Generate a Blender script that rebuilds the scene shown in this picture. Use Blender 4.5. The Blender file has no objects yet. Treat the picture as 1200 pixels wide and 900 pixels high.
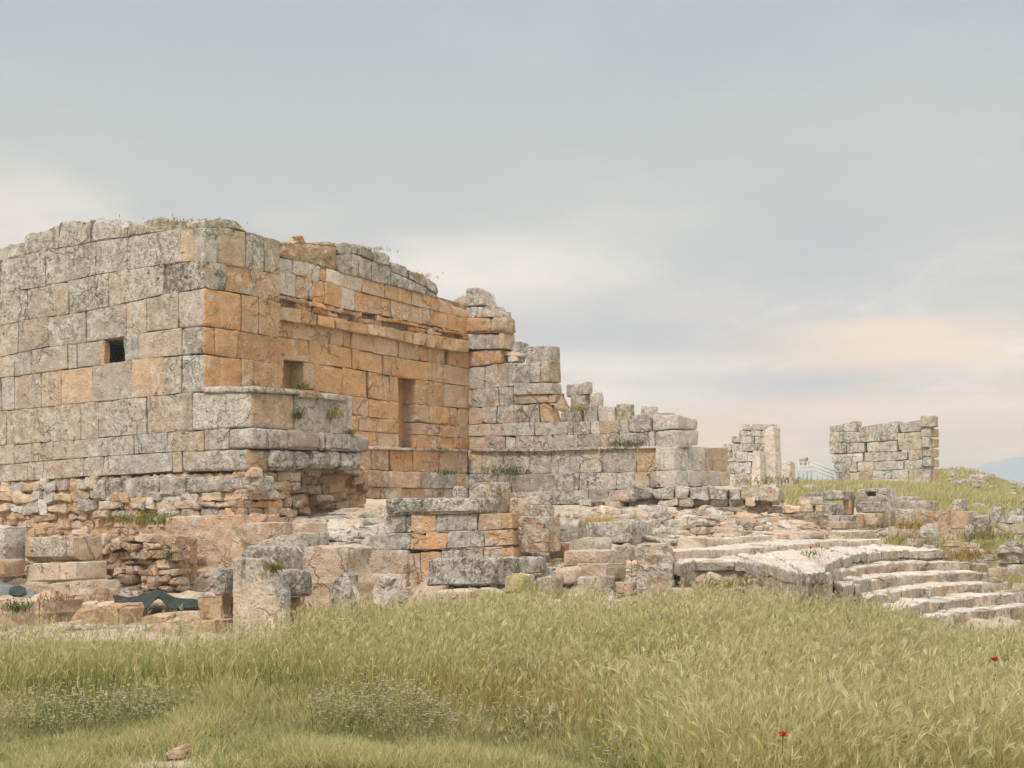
import bpy, math, random
import numpy as np
from mathutils import Vector, Matrix

# ------------------------------------------------------------------ camera, sky, sun, exposure
SC = bpy.context.scene
COL = SC.collection
F, HX, HY, CZ = 1934.0, 600.0, 600.0, 1.7      # focal length in photo pixels, principal column, horizon row, eye height
cam_d = bpy.data.cameras.new('camera'); cam = bpy.data.objects.new('camera', cam_d); COL.objects.link(cam)
cam.location = (0, 0, CZ); cam.rotation_euler = (math.radians(90), 0, 0)
cam_d.sensor_width = 36.0; cam_d.lens = 36.0*F/1200.0
cam_d.shift_y = (HY-450.0)/1200.0
cam_d.clip_start = 0.1; cam_d.clip_end = 30000
SC.camera = cam

SUN_EL, SUN_AZ = math.radians(48), math.radians(205)   # azimuth measured clockwise from +Y: behind the camera, a little left
sd = bpy.data.lights.new('sun', 'SUN'); so = bpy.data.objects.new('sun', sd); COL.objects.link(so)
sd.energy = 1.5; sd.angle = math.radians(10); sd.color = (1.0, 0.95, 0.90)
sdir = Vector((math.sin(SUN_AZ)*math.cos(SUN_EL), math.cos(SUN_AZ)*math.cos(SUN_EL), math.sin(SUN_EL)))
so.rotation_euler = sdir.to_track_quat('Z', 'Y').to_euler()

SC.view_settings.view_transform = 'Standard'; SC.view_settings.look = 'None'
SC.view_settings.exposure = 0.64; SC.view_settings.gamma = 1.0
SC.view_settings.use_curve_mapping = False
SC.cycles.max_bounces = 5; SC.cycles.diffuse_bounces = 2; SC.cycles.transparent_max_bounces = 8
SC.cycles.volume_bounces = 0
SC.cycles.use_denoising = True
SC.render.filter_size = 1.2

class NT:
    """small helper to write node trees"""
    def __init__(s, tree): s.t = tree; s.n = tree.nodes; s.l = tree.links
    def new(s, kind, **kw):
        nd = s.n.new(kind)
        for k, v in kw.items():
            if k.startswith('i_'):
                key = k[2:]
                nd.inputs[int(key) if key.isdigit() else key.replace('_', ' ')].default_value = v
            else: setattr(nd, k, v)
        return nd
    def link(s, a, b): s.l.new(a, b)
    def math(s, op, a, b=None, c=None, clamp=False):
        nd = s.n.new('ShaderNodeMath'); nd.operation = op; nd.use_clamp = clamp
        for i, x in enumerate((a, b, c)):
            if x is None: continue
            if isinstance(x, (int, float)): nd.inputs[i].default_value = x
            else: s.l.new(x, nd.inputs[i])
        return nd.outputs[0]
    def mix(s, fac, a, b, blend='MIX'):
        nd = s.n.new('ShaderNodeMix'); nd.data_type = 'RGBA'; nd.blend_type = blend; nd.clamp_factor = True
        for sock, x in ((nd.inputs[0], fac), (nd.inputs[6], a), (nd.inputs[7], b)):
            if isinstance(x, (int, float)): sock.default_value = x
            elif isinstance(x, tuple): sock.default_value = x if len(x) == 4 else (*x, 1)
            else: s.l.new(x, sock)
        return nd.outputs[2]
    def ramp(s, x, lo, hi, a=0.0, b=1.0):
        nd = s.n.new('ShaderNodeMapRange'); nd.interpolation_type = 'SMOOTHSTEP'
        s.l.new(x, nd.inputs[0])
        for i, v in zip((1, 2, 3, 4), (lo, hi, a, b)): nd.inputs[i].default_value = v
        return nd.outputs[0]
    def noise(s, vec, scale, detail=4, rough=0.55, sc=None):
        if sc is not None:
            m = s.n.new('ShaderNodeVectorMath'); m.operation = 'MULTIPLY'; s.l.new(vec, m.inputs[0]); m.inputs[1].default_value = sc
            vec = m.outputs[0]
        nd = s.n.new('ShaderNodeTexNoise'); s.l.new(vec, nd.inputs['Vector'])
        nd.inputs['Scale'].default_value = scale; nd.inputs['Detail'].default_value = detail; nd.inputs['Roughness'].default_value = rough
        return nd.outputs['Fac']

def lin(r, g, b, k=1.0):
    f = lambda c: (c/255/12.92 if c <= 10 else ((c/255+0.055)/1.055)**2.4)*k
    return (f(r), f(g), f(b))

world = bpy.data.worlds.new('World'); SC.world = world; world.use_nodes = True
w = NT(world.node_tree); w.n.clear()
wout = w.new('ShaderNodeOutputWorld')
sky = w.new('ShaderNodeTexSky', sky_type='NISHITA', sun_disc=False, sun_elevation=SUN_EL, sun_rotation=SUN_AZ)
bg1 = w.new('ShaderNodeBackground'); w.link(sky.outputs[0], bg1.inputs[0]); bg1.inputs[1].default_value = 0.06
tc = w.new('ShaderNodeTexCoord'); D = tc.outputs['Generated']
sep = w.new('ShaderNodeSeparateXYZ'); w.link(D, sep.inputs[0])
EXK = 2**-0.72
def skyc(r, g, b): return (*lin(r, g, b, EXK), 1)
# overcast: grey-blue layer aloft, cream towards the horizon, brighter towards the zenith as an overcast sky is
cr = w.new('ShaderNodeValToRGB'); el = cr.color_ramp; el.interpolation = 'B_SPLINE'
wob = w.noise(D, 1.6, 3, 0.5, (1.0, 1.0, 5.0))
zz = w.math('ADD', sep.outputs[2], w.math('MULTIPLY', w.math('SUBTRACT', wob, 0.5), 0.07))
w.link(zz, cr.inputs[0])
HAZE_RHO, HAZE_TOP = 0.0010, 51.0
def behind_air(c, z, k=1.0):
    """radiance the sky needs so that, seen through the haze, it has colour c at elevation z"""
    t_ = math.exp(-HAZE_RHO*min(2300, (HAZE_TOP-CZ)/max(z, .004)))*k
    H = lin(207, 209, 207, EXK); T = lin(*c, EXK)
    return tuple(min(1.25, max(.25, (T[i]-(1-t_)*H[i])/t_)) for i in range(3))+(1,)
stops = [(0.012, (246, 223, 195)), (0.03, (247, 224, 198)), (0.055, (242, 223, 201)), (0.085, (229, 221, 213)), (0.13, (222, 219, 216)), (0.18, (210, 211, 208)),
         (0.235, (203, 208, 206)), (0.29, (194, 201, 207)), (0.33, (192, 199, 208))]
while len(el.elements) < len(stops)+2: el.elements.new(0.5)
for e, (p, c) in zip(el.elements, stops): e.position = p; e.color = behind_air(c, p)
el.elements[len(stops)].position = 0.55; el.elements[len(stops)].color = (1.0, .98, .95, 1)
el.elements[len(stops)+1].position = 1.0; el.elements[len(stops)+1].color = (2.0, 1.94, 1.86, 1)
colr = cr.outputs[0]
# cloud layer seen in perspective: thin streaks low down, broad soft folds higher up
zc = w.math('ADD', w.math('MAXIMUM', sep.outputs[2], 0.0), 0.035)
cv = w.new('ShaderNodeCombineXYZ'); w.link(w.math('DIVIDE', sep.outputs[0], zc), cv.inputs[0]); w.link(w.math('DIVIDE', sep.outputs[1], zc), cv.inputs[1])
CV = cv.outputs[0]
low = w.ramp(sep.outputs[2], 0.22, 0.05)
c1 = w.ramp(w.noise(CV, 0.55, 7, 0.58, (1.0, 0.55, 1.0)), 0.46, 0.66)
colr = w.mix(w.math('MULTIPLY', c1, w.math('ADD', w.math('MULTIPLY', low, 0.6), 0.10)), colr, (.83, .73, .615, 1))
c2 = w.ramp(w.noise(CV, 0.42, 6, 0.55, (1.0, 0.45, 1.0)), 0.50, 0.68)
colr = w.mix(w.math('MULTIPLY', c2, w.math('ADD', w.math('MULTIPLY', low, 0.34), 0.14)), colr, skyc(194, 201, 206))
c3 = w.ramp(w.noise(CV, 2.4, 9, 0.66, (1.0, .32, 1.0)), 0.48, 0.70)
colr = w.mix(w.math('MULTIPLY', w.math('MULTIPLY', c3, low), 0.38), colr, (.86, .77, .66, 1))
c4 = w.ramp(w.noise(CV, 1.3, 8, 0.62, (1.0, .4, 1.0)), 0.50, 0.72)
colr = w.mix(w.math('MULTIPLY', c4, w.math('ADD', w.math('MULTIPLY', low, 0.15), 0.12)), colr, skyc(203, 206, 209))
def patch(px, py, sx, sy, amt, c):
    """one brighter place in the cloud layer, given by its direction"""
    global colr
    d = Vector(((px-HX)/F, 1.0, (HY-py)/F)).normalized()
    s1 = w.new('ShaderNodeVectorMath', operation='SUBTRACT'); w.link(D, s1.inputs[0]); s1.inputs[1].default_value = d
    s2 = w.new('ShaderNodeVectorMath', operation='MULTIPLY'); w.link(s1.outputs[0], s2.inputs[0]); s2.inputs[1].default_value = (F/sx, F/sx, F/sy)
    ln = w.new('ShaderNodeVectorMath', operation='LENGTH'); w.link(s2.outputs[0], ln.inputs[0])
    nz = w.math('MULTIPLY', w.math('SUBTRACT', w.noise(D, 9.0, 5, 0.55, (1, 1, 3.5)), 0.5), 1.5)
    m = w.ramp(w.math('ADD', ln.outputs['Value'], nz), 1.25, 0.15)
    st_ = w.ramp(w.noise(CV, 1.6, 8, 0.62, (1.0, .5, 1.0)), 0.30, 0.60, 0.55, 1.0)
    colr = w.mix(w.math('MULTIPLY', w.math('MULTIPLY', m, amt), st_), colr, tuple(v_*1.14 for v_ in skyc(*c)[:3])+(1,) if c[0] > 230 else skyc(*c))
patch(-10, 245, 170, 60, 0.8, (246, 236, 222))
patch(610, 314, 190, 42, 1.0, (250, 241, 228))
patch(770, 455, 230, 38, 0.85, (246, 236, 226))
patch(1050, 412, 190, 40, 0.9, (255, 229, 196))
patch(1060, 505, 330, 52, 0.9, (251, 223, 192))
patch(640, 385, 190, 45, 0.6, (208, 209, 212))
patch(900, 285, 330, 80, 0.5, (196, 204, 205))
patch(960, 448, 230, 22, 0.75, (211, 208, 209))
patch(1010, 392, 150, 18, 0.9, (255, 231, 200))
patch(700, 425, 170, 20, 0.8, (252, 240, 226))
patch(800, 400, 200, 24, 0.6, (208, 209, 212))
bg2 = w.new('ShaderNodeBackground'); w.link(colr, bg2.inputs[0]); bg2.inputs[1].default_value = 1.0
mixs = w.new('ShaderNodeMixShader'); mixs.inputs[0].default_value = 0.94
w.link(bg1.outputs[0], mixs.inputs[1]); w.link(bg2.outputs[0], mixs.inputs[2]); w.link(mixs.outputs[0], wout.inputs[0])

# ------------------------------------------------------------------ helpers
rng = np.random.default_rng(7); random.seed(7)

def W(px, py, Y): return np.array([(px-HX)/F*Y, Y, CZ+(HY-py)/F*Y])
def onz(px, py, z):
    Y = (CZ-z)*F/(py-HY); return W(px, py, Y)
DA = np.array([-0.830, 0.558, 0.0]); DB = np.array([0.558, 0.830, 0.0]); DE = -DA; UP = np.array([0, 0, 1.0])

class Plane:
    """vertical plane through a point with a horizontal direction; hit() finds where a sight line of the survey meets it"""
    def __init__(s, o, d):
        s.o = np.array(o, float); s.o[2] = 0; d = np.array(d, float); d[2] = 0; s.d = d/np.linalg.norm(d)
        n = np.cross(s.d, UP)
        s.n = n if np.dot(n, -s.o) > 0 else -n
        s.flip = s.d[0] < 0 if abs(s.d[0]) > 1e-6 else False
    def hit(s, px, py):
        a = (px-HX)/F
        M = np.array([[s.d[0], -a], [s.d[1], -1.0]])
        t, Y = np.linalg.solve(M, -s.o[:2])
        return W(px, py, Y)
    def shift(s, off): return Plane(s.o+s.n*off, s.d)

def _hash(ix, iy, iz):
    h = (ix.astype(np.int64)*374761393 + iy.astype(np.int64)*668265263 + iz.astype(np.int64)*2147483647) & 0xffffffff
    h = ((h ^ (h >> 13))*1274126177) & 0xffffffff
    h = h ^ (h >> 16)
    return (h & 0xffff)/65535.0
def vnoise(p):
    i = np.floor(p); f = p-i; f = f*f*(3-2*f); i = i.astype(np.int64)
    r = 0
    for dx in (0, 1):
        wx = f[:, 0] if dx else 1-f[:, 0]
        for dy in (0, 1):
            wy = f[:, 1] if dy else 1-f[:, 1]
            for dz in (0, 1):
                wz = f[:, 2] if dz else 1-f[:, 2]
                r = r + wx*wy*wz*_hash(i[:, 0]+dx, i[:, 1]+dy, i[:, 2]+dz)
    return r*2-1
def fbm(p, octv=3):
    a, r, s = 1.0, 0, 1.0
    for _ in range(octv): r = r+a*vnoise(p*s); a *= 0.5; s *= 2.03; p = p+17.3
    return r

def chips(q1, L, n, size):
    """knock n corners or edges off a block (metric box coordinates)"""
    for _ in range(n):
        sg = rng.integers(0, 2, 3)*2-1; wt = rng.random(3)**1.2+.05
        if rng.random() < .45: wt[int(rng.integers(3))] *= .08
        d = sg*wt; d = d/np.linalg.norm(d); corner = np.where(sg > 0, L, 0)
        c = size*rng.uniform(.25, 1.0)
        wob = vnoise(q1*9+rng.random(3)*50)*size*.12
        sd = (q1-corner)@d+c+wob
        q1 = q1-d[None]*np.clip(sd, 0, None)[:, None]
    return q1
_lat = {}
def lattice(nu, nv, nw):
    """surface of an integer box: vertex coordinates and outward quads"""
    key = (nu, nv, nw)
    if key in _lat: return _lat[key]
    idx = {}; V = []; Q = []
    def vid(c):
        if c not in idx: idx[c] = len(V); V.append(c)
        return idx[c]
    N = (nu, nv, nw)
    for ax in range(3):
        b, c = (ax+1) % 3, (ax+2) % 3
        for side in (0, 1):
            for i in range(N[b]):
                for j in range(N[c]):
                    q = []
                    for (di, dj) in ((0, 0), (1, 0), (1, 1), (0, 1)):
                        v = [0, 0, 0]; v[ax] = side*N[ax]; v[b] = i+di; v[c] = j+dj
                        q.append(vid(tuple(v)))
                    Q.append(q if side else q[::-1])
    _lat[key] = (np.array(V), np.array(Q)); return _lat[key]

def axis_pts(L, r, step):
    r = min(r, L*0.3)
    n = max(1, int(round((L-2*r)/step)))
    return np.concatenate([[0, 0.35*r], np.linspace(r, L-r, n+1), [L-0.35*r, L]])

STONES = []
class MB:
    """collects quads (and their stone colour) for ONE mesh object"""
    def __init__(s): s.v = []; s.f = []; s.c = []; s.n = 0
    def add(s, V, Q, C):
        V = np.asarray(V, float); s.v.append(V); s.f.append(np.asarray(Q)+s.n)
        C = np.asarray(C, float)
        if C.ndim == 1: C = np.tile(C, (len(V), 1))
        s.c.append(C); s.n += len(V)
    def hexa(s, c8, col, lich=0.4, r=0.010, step=0.055, amp=0.010, erode=0.013, colB=None, nB=None, freq=2.6, chip=.05, nchip=3):
        """weathered block; c8[u][v][w] corners: u right, v up, w towards the viewer"""
        c8 = np.asarray(c8, float)
        Lu = np.linalg.norm(c8[1].mean((0, 1))-c8[0].mean((0, 1))); Lv = np.linalg.norm(c8[:, 1].mean((0, 1))-c8[:, 0].mean((0, 1))); Lw = np.linalg.norm(c8[:, :, 1].mean((0, 1))-c8[:, :, 0].mean((0, 1)))
        L = np.array([Lu, Lv, Lw]); r = min(r, 0.3*L.min())
        ax = [axis_pts(L[k], r, step if k < 2 else step*1.6) for k in range(3)]
        lv, q = lattice(len(ax[0])-1, len(ax[1])-1, len(ax[2])-1)
        p = np.stack([ax[k][lv[:, k]] for k in range(3)], 1)
        inner = np.clip(p, r, L-r); d = p-inner; ln = np.linalg.norm(d, axis=1, keepdims=True)+1e-9
        nrm = d/ln; q0 = inner+nrm*r
        edge = 1-np.abs(nrm).max(1)                       # 0 on a face, up to .42 on a corner
        edge = np.clip(edge/0.3, 0, 1)
        off = rng.random(3)*100
        n1 = fbm(q0*freq/0.6+off, 3); n2 = fbm(q0*freq*1.3+off+31, 2)
        disp = amp*n1 - erode*edge*np.clip(n2+0.35, 0, 1.2) - 0.5*erode*np.clip(n2-0.45, 0, 1)
        lay = fbm(q0*np.array([1.3, 11, 1.3])+off, 2)*amp*.45*(np.abs(nrm[:, 1]) < .7)
        q1 = q0+nrm*(disp+lay)[:, None]
        q1 = chips(q1, L, int(rng.integers(1, nchip+1)), min(chip, .35*L.min()))
        t = q1/L
        u, v, ww = t[:, 0:1], t[:, 1:2], t[:, 2:3]
        P = 0
        for i in (0, 1):
            for j in (0, 1):
                for k in (0, 1):
                    P = P+(u if i else 1-u)*(v if j else 1-v)*(ww if k else 1-ww)*c8[i, j, k]
        C = np.tile(np.array([*col, lich]), (len(P), 1))
        if colB is not None:                              # a quoin: the sheltered face keeps its own stone colour
            m = np.clip((nrm[:, 0]-0.25)/0.3, 0, 1)[:, None] if nB is None else nB(nrm)
            C = C*(1-m)+np.array(colB)*m
        s.add(P, q, C)
    def build(s, name, mat, parent=None, loc=None, smooth=True):
        V = np.concatenate(s.v); Q = np.concatenate(s.f); C = np.concatenate(s.c)
        if parent is not None: base = np.array(parent['_base'])
        elif loc is not None: base = np.array(loc, float)
        else: base = np.array([(V[:, 0].min()+V[:, 0].max())/2, (V[:, 1].min()+V[:, 1].max())/2, V[:, 2].min()])
        o = mesh_obj(name, V-base, Q, mat, C, smooth, 32 if mat in STONES else 0)
        if parent is not None: o.parent = parent
        else: o.location = base
        return o

def mesh_obj(name, V, Q, mat, C=None, smooth=True, sharp=0):
    me = bpy.data.meshes.new(name); k = Q.shape[1]
    me.vertices.add(len(V)); me.vertices.foreach_set('co', np.ascontiguousarray(V, np.float32).ravel())
    me.loops.add(Q.size); me.loops.foreach_set('vertex_index', np.ascontiguousarray(Q, np.int32).ravel())
    me.polygons.add(len(Q)); me.polygons.foreach_set('loop_start', np.arange(0, Q.size, k, dtype=np.int32))
    me.polygons.foreach_set('loop_total', np.full(len(Q), k, np.int32))
    me.polygons.foreach_set('use_smooth', np.full(len(Q), smooth, bool))
    if C is not None:
        a = me.attributes.new('stone', 'FLOAT_COLOR', 'POINT'); a.data.foreach_set('color', np.ascontiguousarray(C, np.float32).ravel())
    me.update(); me.validate()
    if sharp: me.set_sharp_from_angle(angle=math.radians(sharp))
    me.materials.append(mat)
    o = bpy.data.objects.new(name, me); COL.objects.link(o); return o

def tag(o, label=None, cat=None, group=None, kind=None):
    if label: o['label'] = label
    if cat: o['category'] = cat
    if cat and not kind: kind = 'thing'
    if group: o['group'] = group
    if kind: o['kind'] = kind
    return o
BASES = []
def thing(name, base, label, cat, group=None):
    o = bpy.data.objects.new(name, None); COL.objects.link(o); o.location = base; o['_base'] = [float(x) for x in base]
    o.empty_display_size = 0.2; BASES.append(o)
    return tag(o, label, cat, group)

def pl(poly, x):
    xs = [p[0] for p in poly]; ys = [p[1] for p in poly]
    return float(np.interp(x, xs, ys))
def jit(c, s=0.08):
    k = 1+rng.normal()*s
    h = rng.normal()*s*0.35
    return (min(.8, c[0]*k*(1+h)), min(.8, c[1]*k), min(.8, c[2]*k*(1-h)))
GREY = lin(183, 173, 164); DGREY = lin(164, 155, 146); PALE = lin(209, 198, 186); TAN = lin(204, 179, 152); ORANGE = lin(211, 165, 121)
DORANGE = lin(205, 160, 113); WHITE = lin(216, 203, 190); PINK = lin(208, 184, 160); SOIL = lin(205, 179, 150); STEP = lin(216, 201, 184); BROWN = lin(180, 150, 120)

def quadblock(mb, plane, x0, x1, t0, t1, b0, b1, col, lich, depth=0.55, prot=0.0, gap=0.005, **kw):
    """a block whose front face lies on a plane, seen between columns x0..x1 and rows t..b"""
    n = plane.n
    f = np.empty((2, 2, 3))
    f[0, 0] = plane.hit(x0, b0); f[1, 0] = plane.hit(x1, b1); f[0, 1] = plane.hit(x0, t0); f[1, 1] = plane.hit(x1, t1)
    e = f[1, 0]-f[0, 0]; e[2] = 0; e /= np.linalg.norm(e)
    f[0] += e*gap*.5; f[1] -= e*gap*.5; f[:, 0] += UP*gap*.5; f[:, 1] -= UP*gap*.5
    f = f+e*(rng.normal(size=(2, 2, 1))*.004)+UP*(rng.normal(size=(2, 2, 1))*.005)+n*(rng.normal(size=(2, 2, 1))*.010)
    c8 = np.empty((2, 2, 2, 3)); c8[:, :, 1] = f+n*prot; c8[:, :, 0] = f-n*depth
    if np.dot(np.cross(e, UP), n) < 0: c8 = c8[::-1]
    mb.hexa(c8, col, lich, **kw)

def row(mb, plane, xs, top, bot, cols, lich=0.4, core=None, skip=(), coredepth=(0.14, 1.0), prot=0.02, cj=0.07, **kw):
    """a course of blocks: joints xs, rows given as polylines; cols one colour or one per block"""
    if isinstance(top, (int, float)): top = [(0, top)]
    if isinstance(bot, (int, float)): bot = [(0, bot)]
    for i in range(len(xs)-1):
        if i in skip: continue
        x0, x1 = xs[i], xs[i+1]
        c = cols[i % len(cols)] if isinstance(cols, list) else cols
        l = lich[i] if isinstance(lich, list) else lich
        quadblock(mb, plane, x0, x1, pl(top, x0), pl(top, x1), pl(bot, x0), pl(bot, x1), jit(c, cj), l+rng.normal()*0.16, prot=rng.random()*prot, **kw)
        if core is not None:
            xa, xb = x0+(2.5 if i == 0 else 0), x1-(2.5 if i == len(xs)-2 else 0)
            strip(core, plane, xa, xb, pl(top, xa), pl(top, xb), pl(bot, xa), pl(bot, xb), coredepth)
def strip(mb, plane, x0, x1, t0, t1, b0, b1, dd, col=(.34, .26, .18)):
    n = plane.n; c8 = np.empty((2, 2, 2, 3))
    for i, (x, t, b) in enumerate(((x0, t0, b0), (x1, t1, b1))):
        for j, y in enumerate((b, t)):
            p = plane.hit(x, y); 
            if j: p = p-UP*0.04
            c8[i, j, 1] = p-n*dd[0]; c8[i, j, 0] = p-n*dd[1]
    V = c8.reshape(8, 3)
    Q = np.array([[1, 5, 7, 3], [4, 0, 2, 6], [0, 1, 3, 2], [5, 4, 6, 7], [3, 7, 6, 2], [0, 4, 5, 1]])
    if np.dot(np.cross(V[5]-V[1], UP), n) < 0: Q = Q[:, ::-1]
    mb.add(V, Q, np.array([*col, 0.2]))

def rubble_face(mb, plane, x0, x1, top, bot, hpx, wpx, cols, lich, depth=0.3, prot=0.10, fill=.9, wild=.34, **kw):
    """small irregular stones packed in rows on a face"""
    if isinstance(top, (int, float)): top = [(0, top)]
    if isinstance(bot, (int, float)): bot = [(0, bot)]
    k = 0; n = max(1, int(round((pl(bot, (x0+x1)/2)-pl(top, (x0+x1)/2))/hpx)))
    for r in range(n):
        x = x0-rng.random()*wpx*0.5
        while x < x1:
            wd = wpx*(0.55+rng.random()*1.0); xa, xb = x, min(x+wd, x1+wpx*.3)
            yy = lambda xx, f: pl(top, xx)+(pl(bot, xx)-pl(top, xx))*f
            j = lambda: (rng.random()-.5)*wild
            fa, fb = r/n, (r+1)/n
            c = cols[int(rng.integers(len(cols)))]
            if rng.random() < fill:
                quadblock(mb, plane, xa, xb, yy(xa, fa+j()/n), yy(xb, fa+j()/n), yy(xa, fb+j()/n), yy(xb, fb+j()/n), jit(c, .10), lich+rng.normal()*.12,
                          depth=depth, prot=(rng.random()-.35)*prot, gap=0.006, r=0.02, step=0.045, amp=0.03, erode=0.05, freq=4.5, chip=.10, nchip=5, **kw)
            x += wd
# ------------------------------------------------------------------ materials
def new_mat(name):
    m = bpy.data.materials.new(name); m.use_nodes = True; t = NT(m.node_tree); t.n.clear()
    out = t.new('ShaderNodeOutputMaterial'); b = t.new('ShaderNodeBsdfPrincipled'); t.link(b.outputs[0], out.inputs[0])
    b.inputs['Roughness'].default_value = 0.95; b.inputs['Specular IOR Level'].default_value = 0.15
    return m, t, b, out

def stone_mat(name, grain=1.0):
    m, t, b, out = new_mat(name)
    at = t.new('ShaderNodeAttribute', attribute_name='stone'); geo = t.new('ShaderNodeNewGeometry'); P = geo.outputs['Position']
    base = at.outputs['Color']; lich = at.outputs['Alpha']
    big = t.noise(P, 0.9, 4, 0.55); med = t.noise(P, 3.2, 6, 0.62); fine = t.noise(P, 30*grain, 5, 0.65)
    streak = t.noise(P, 4.2, 6, 0.62, (1.8, 1.8, 0.16))
    v = t.math('ADD', t.math('MULTIPLY', med, 0.7), t.math('MULTIPLY', fine, 0.8))
    v = t.math('ADD', v, 0.27)                                         # about 1.0
    mul = t.new('ShaderNodeVectorMath', operation='SCALE'); t.link(base, mul.inputs[0]); t.link(v, mul.inputs['Scale'])
    c = mul.outputs[0]
    # ochre staining and bleached areas
    c = t.mix(t.math('MULTIPLY', t.ramp(big, 0.46, 0.70), 0.30), c, lin(205, 166, 127))
    c = t.mix(t.math('MULTIPLY', t.ramp(med, 0.56, 0.75), 0.30), c, lin(214, 202, 186))
    # dark vertical weather streaks, as strong as the stone is overgrown
    sm = t.math('MULTIPLY', t.ramp(streak, 0.50, 0.72), t.math('MULTIPLY', lich, 0.75, clamp=True))
    c = t.mix(t.math('MULTIPLY', t.ramp(streak, 0.46, 0.30), 0.35), c, lin(218, 202, 182))
    c = t.mix(sm, c, lin(120, 110, 98, .8))
    # lichen: pale crusts, then black specks and crusts
    lw = t.noise(P, 6.5, 7, 0.68); lb = t.noise(P, 11, 8, 0.75); lb2 = t.noise(P, 26, 4, 0.7); reg = t.noise(P, 1.3, 3, 0.5)
    la = t.math('ADD', lich, t.math('MULTIPLY', t.math('SUBTRACT', reg, 0.5), 2.4))
    pw = t.ramp(t.math('ADD', lw, t.math('MULTIPLY', la, 0.22)), 0.60, 0.70)
    c = t.mix(t.math('MULTIPLY', pw, 0.68), c, lin(214, 206, 194))
    pb = t.ramp(t.math('ADD', lb, t.math('MULTIPLY', la, 0.12)), 0.60, 0.68)
    c = t.mix(t.math('MULTIPLY', pb, t.math('ADD', t.math('MULTIPLY', lich, 0.42), 0.22, clamp=True)), c, lin(100, 91, 80, .9))
    ps = t.ramp(t.math('ADD', lb2, t.math('MULTIPLY', la, 0.11)), 0.60, 0.70)
    c = t.mix(t.math('MULTIPLY', ps, 0.55), c, lin(100, 92, 82, .9))
    # larger white crusts, wandering cracks and solution holes
    wc = t.ramp(t.math('ADD', t.noise(P, 2.6, 8, 0.7), t.math('MULTIPLY', lich, 0.07)), 0.60, 0.66)
    c = t.mix(t.math('MULTIPLY', wc, 0.5), c, lin(220, 212, 200))
    wp = t.new('ShaderNodeVectorMath', operation='ADD'); nv = t.new('ShaderNodeTexNoise'); t.link(P, nv.inputs['Vector']); nv.inputs['Scale'].default_value = 3.0; nv.inputs['Detail'].default_value = 5
    sv = t.new('ShaderNodeVectorMath', operation='SCALE'); t.link(nv.outputs['Color'], sv.inputs[0]); sv.inputs['Scale'].default_value = 0.55
    t.link(P, wp.inputs[0]); t.link(sv.outputs[0], wp.inputs[1])
    ve = t.new('ShaderNodeTexVoronoi', feature='DISTANCE_TO_EDGE'); t.link(wp.outputs[0], ve.inputs['Vector']); ve.inputs['Scale'].default_value = 1.3
    crack = t.math('MULTIPLY', t.ramp(ve.outputs['Distance'], 0.022, 0.004), t.ramp(t.noise(P, 0.8, 2, 0.5), 0.5, 0.62))
    c = t.mix(t.math('MULTIPLY', crack, 0.30), c, lin(126, 106, 86))
    vh = t.new('ShaderNodeTexVoronoi', feature='F1'); t.link(wp.outputs[0], vh.inputs['Vector']); vh.inputs['Scale'].default_value = 4.2
    hole = t.math('MULTIPLY', t.ramp(vh.outputs['Distance'], 0.20, 0.10), t.ramp(t.noise(P, 1.7, 2, 0.5), 0.52, 0.6))
    t.link(c, b.inputs['Base Color'])
    # relief: grain, pits, crusts
    vo = t.new('ShaderNodeTexVoronoi', feature='F1'); t.link(P, vo.inputs['Vector']); vo.inputs['Scale'].default_value = 13
    pit = t.ramp(vo.outputs['Distance'], 0.0, 0.32)
    pmask = t.ramp(t.noise(P, 2.0, 3, 0.5), 0.45, 0.65)
    h = t.math('ADD', t.math('MULTIPLY', fine, 0.5), t.math('MULTIPLY', med, 1.3))
    h = t.math('ADD', h, t.math('MULTIPLY', t.math('MULTIPLY', pit, pmask), 0.5))
    h = t.math('ADD', h, t.math('MULTIPLY', lb, 0.5))
    h = t.math('SUBTRACT', h, t.math('ADD', t.math('MULTIPLY', crack, 0.8), t.math('MULTIPLY', hole, 1.6)))
    bp = t.new('ShaderNodeBump'); bp.inputs['Strength'].default_value = 1.0; bp.inputs['Distance'].default_value = 0.07
    t.link(h, bp.inputs['Height']); t.link(bp.outputs[0], b.inputs['Normal'])
    return m
M_STONE = stone_mat('weathered_stone')
M_RUBBLE = stone_mat('rubble_stone', 0.8); STONES += [M_STONE, M_RUBBLE]

def plain_mat(name, c1, c2, scale=8, rough=0.9, bump=0.3):
    m, t, b, out = new_mat(name)
    geo = t.new('ShaderNodeNewGeometry'); P = geo.outputs['Position']
    n = t.noise(P, scale, 6, 0.65)
    t.link(t.mix(t.ramp(n, 0.35, 0.65), c1, c2), b.inputs['Base Color']); b.inputs['Roughness'].default_value = rough
    bp = t.new('ShaderNodeBump'); bp.inputs['Strength'].default_value = bump; bp.inputs['Distance'].default_value = 0.03
    t.link(n, bp.inputs['Height']); t.link(bp.outputs[0], b.inputs['Normal'])
    return m
M_TARP = plain_mat('green_tarpaulin', (.020, .030, .025), (.034, .046, .038), 5, 0.6)
M_TARP2 = plain_mat('grey_tarpaulin', (.13, .142, .13), (.19, .20, .185), 5, 0.6)
M_RAIL = plain_mat('white_painted_metal', (.58, .55, .50), (.66, .63, .58), 5, 0.5, 0.0)
M_WOOD = plain_mat('pale_weathered_wood', lin(205, 188, 165), lin(180, 160, 135), 20, 0.9)

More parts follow.
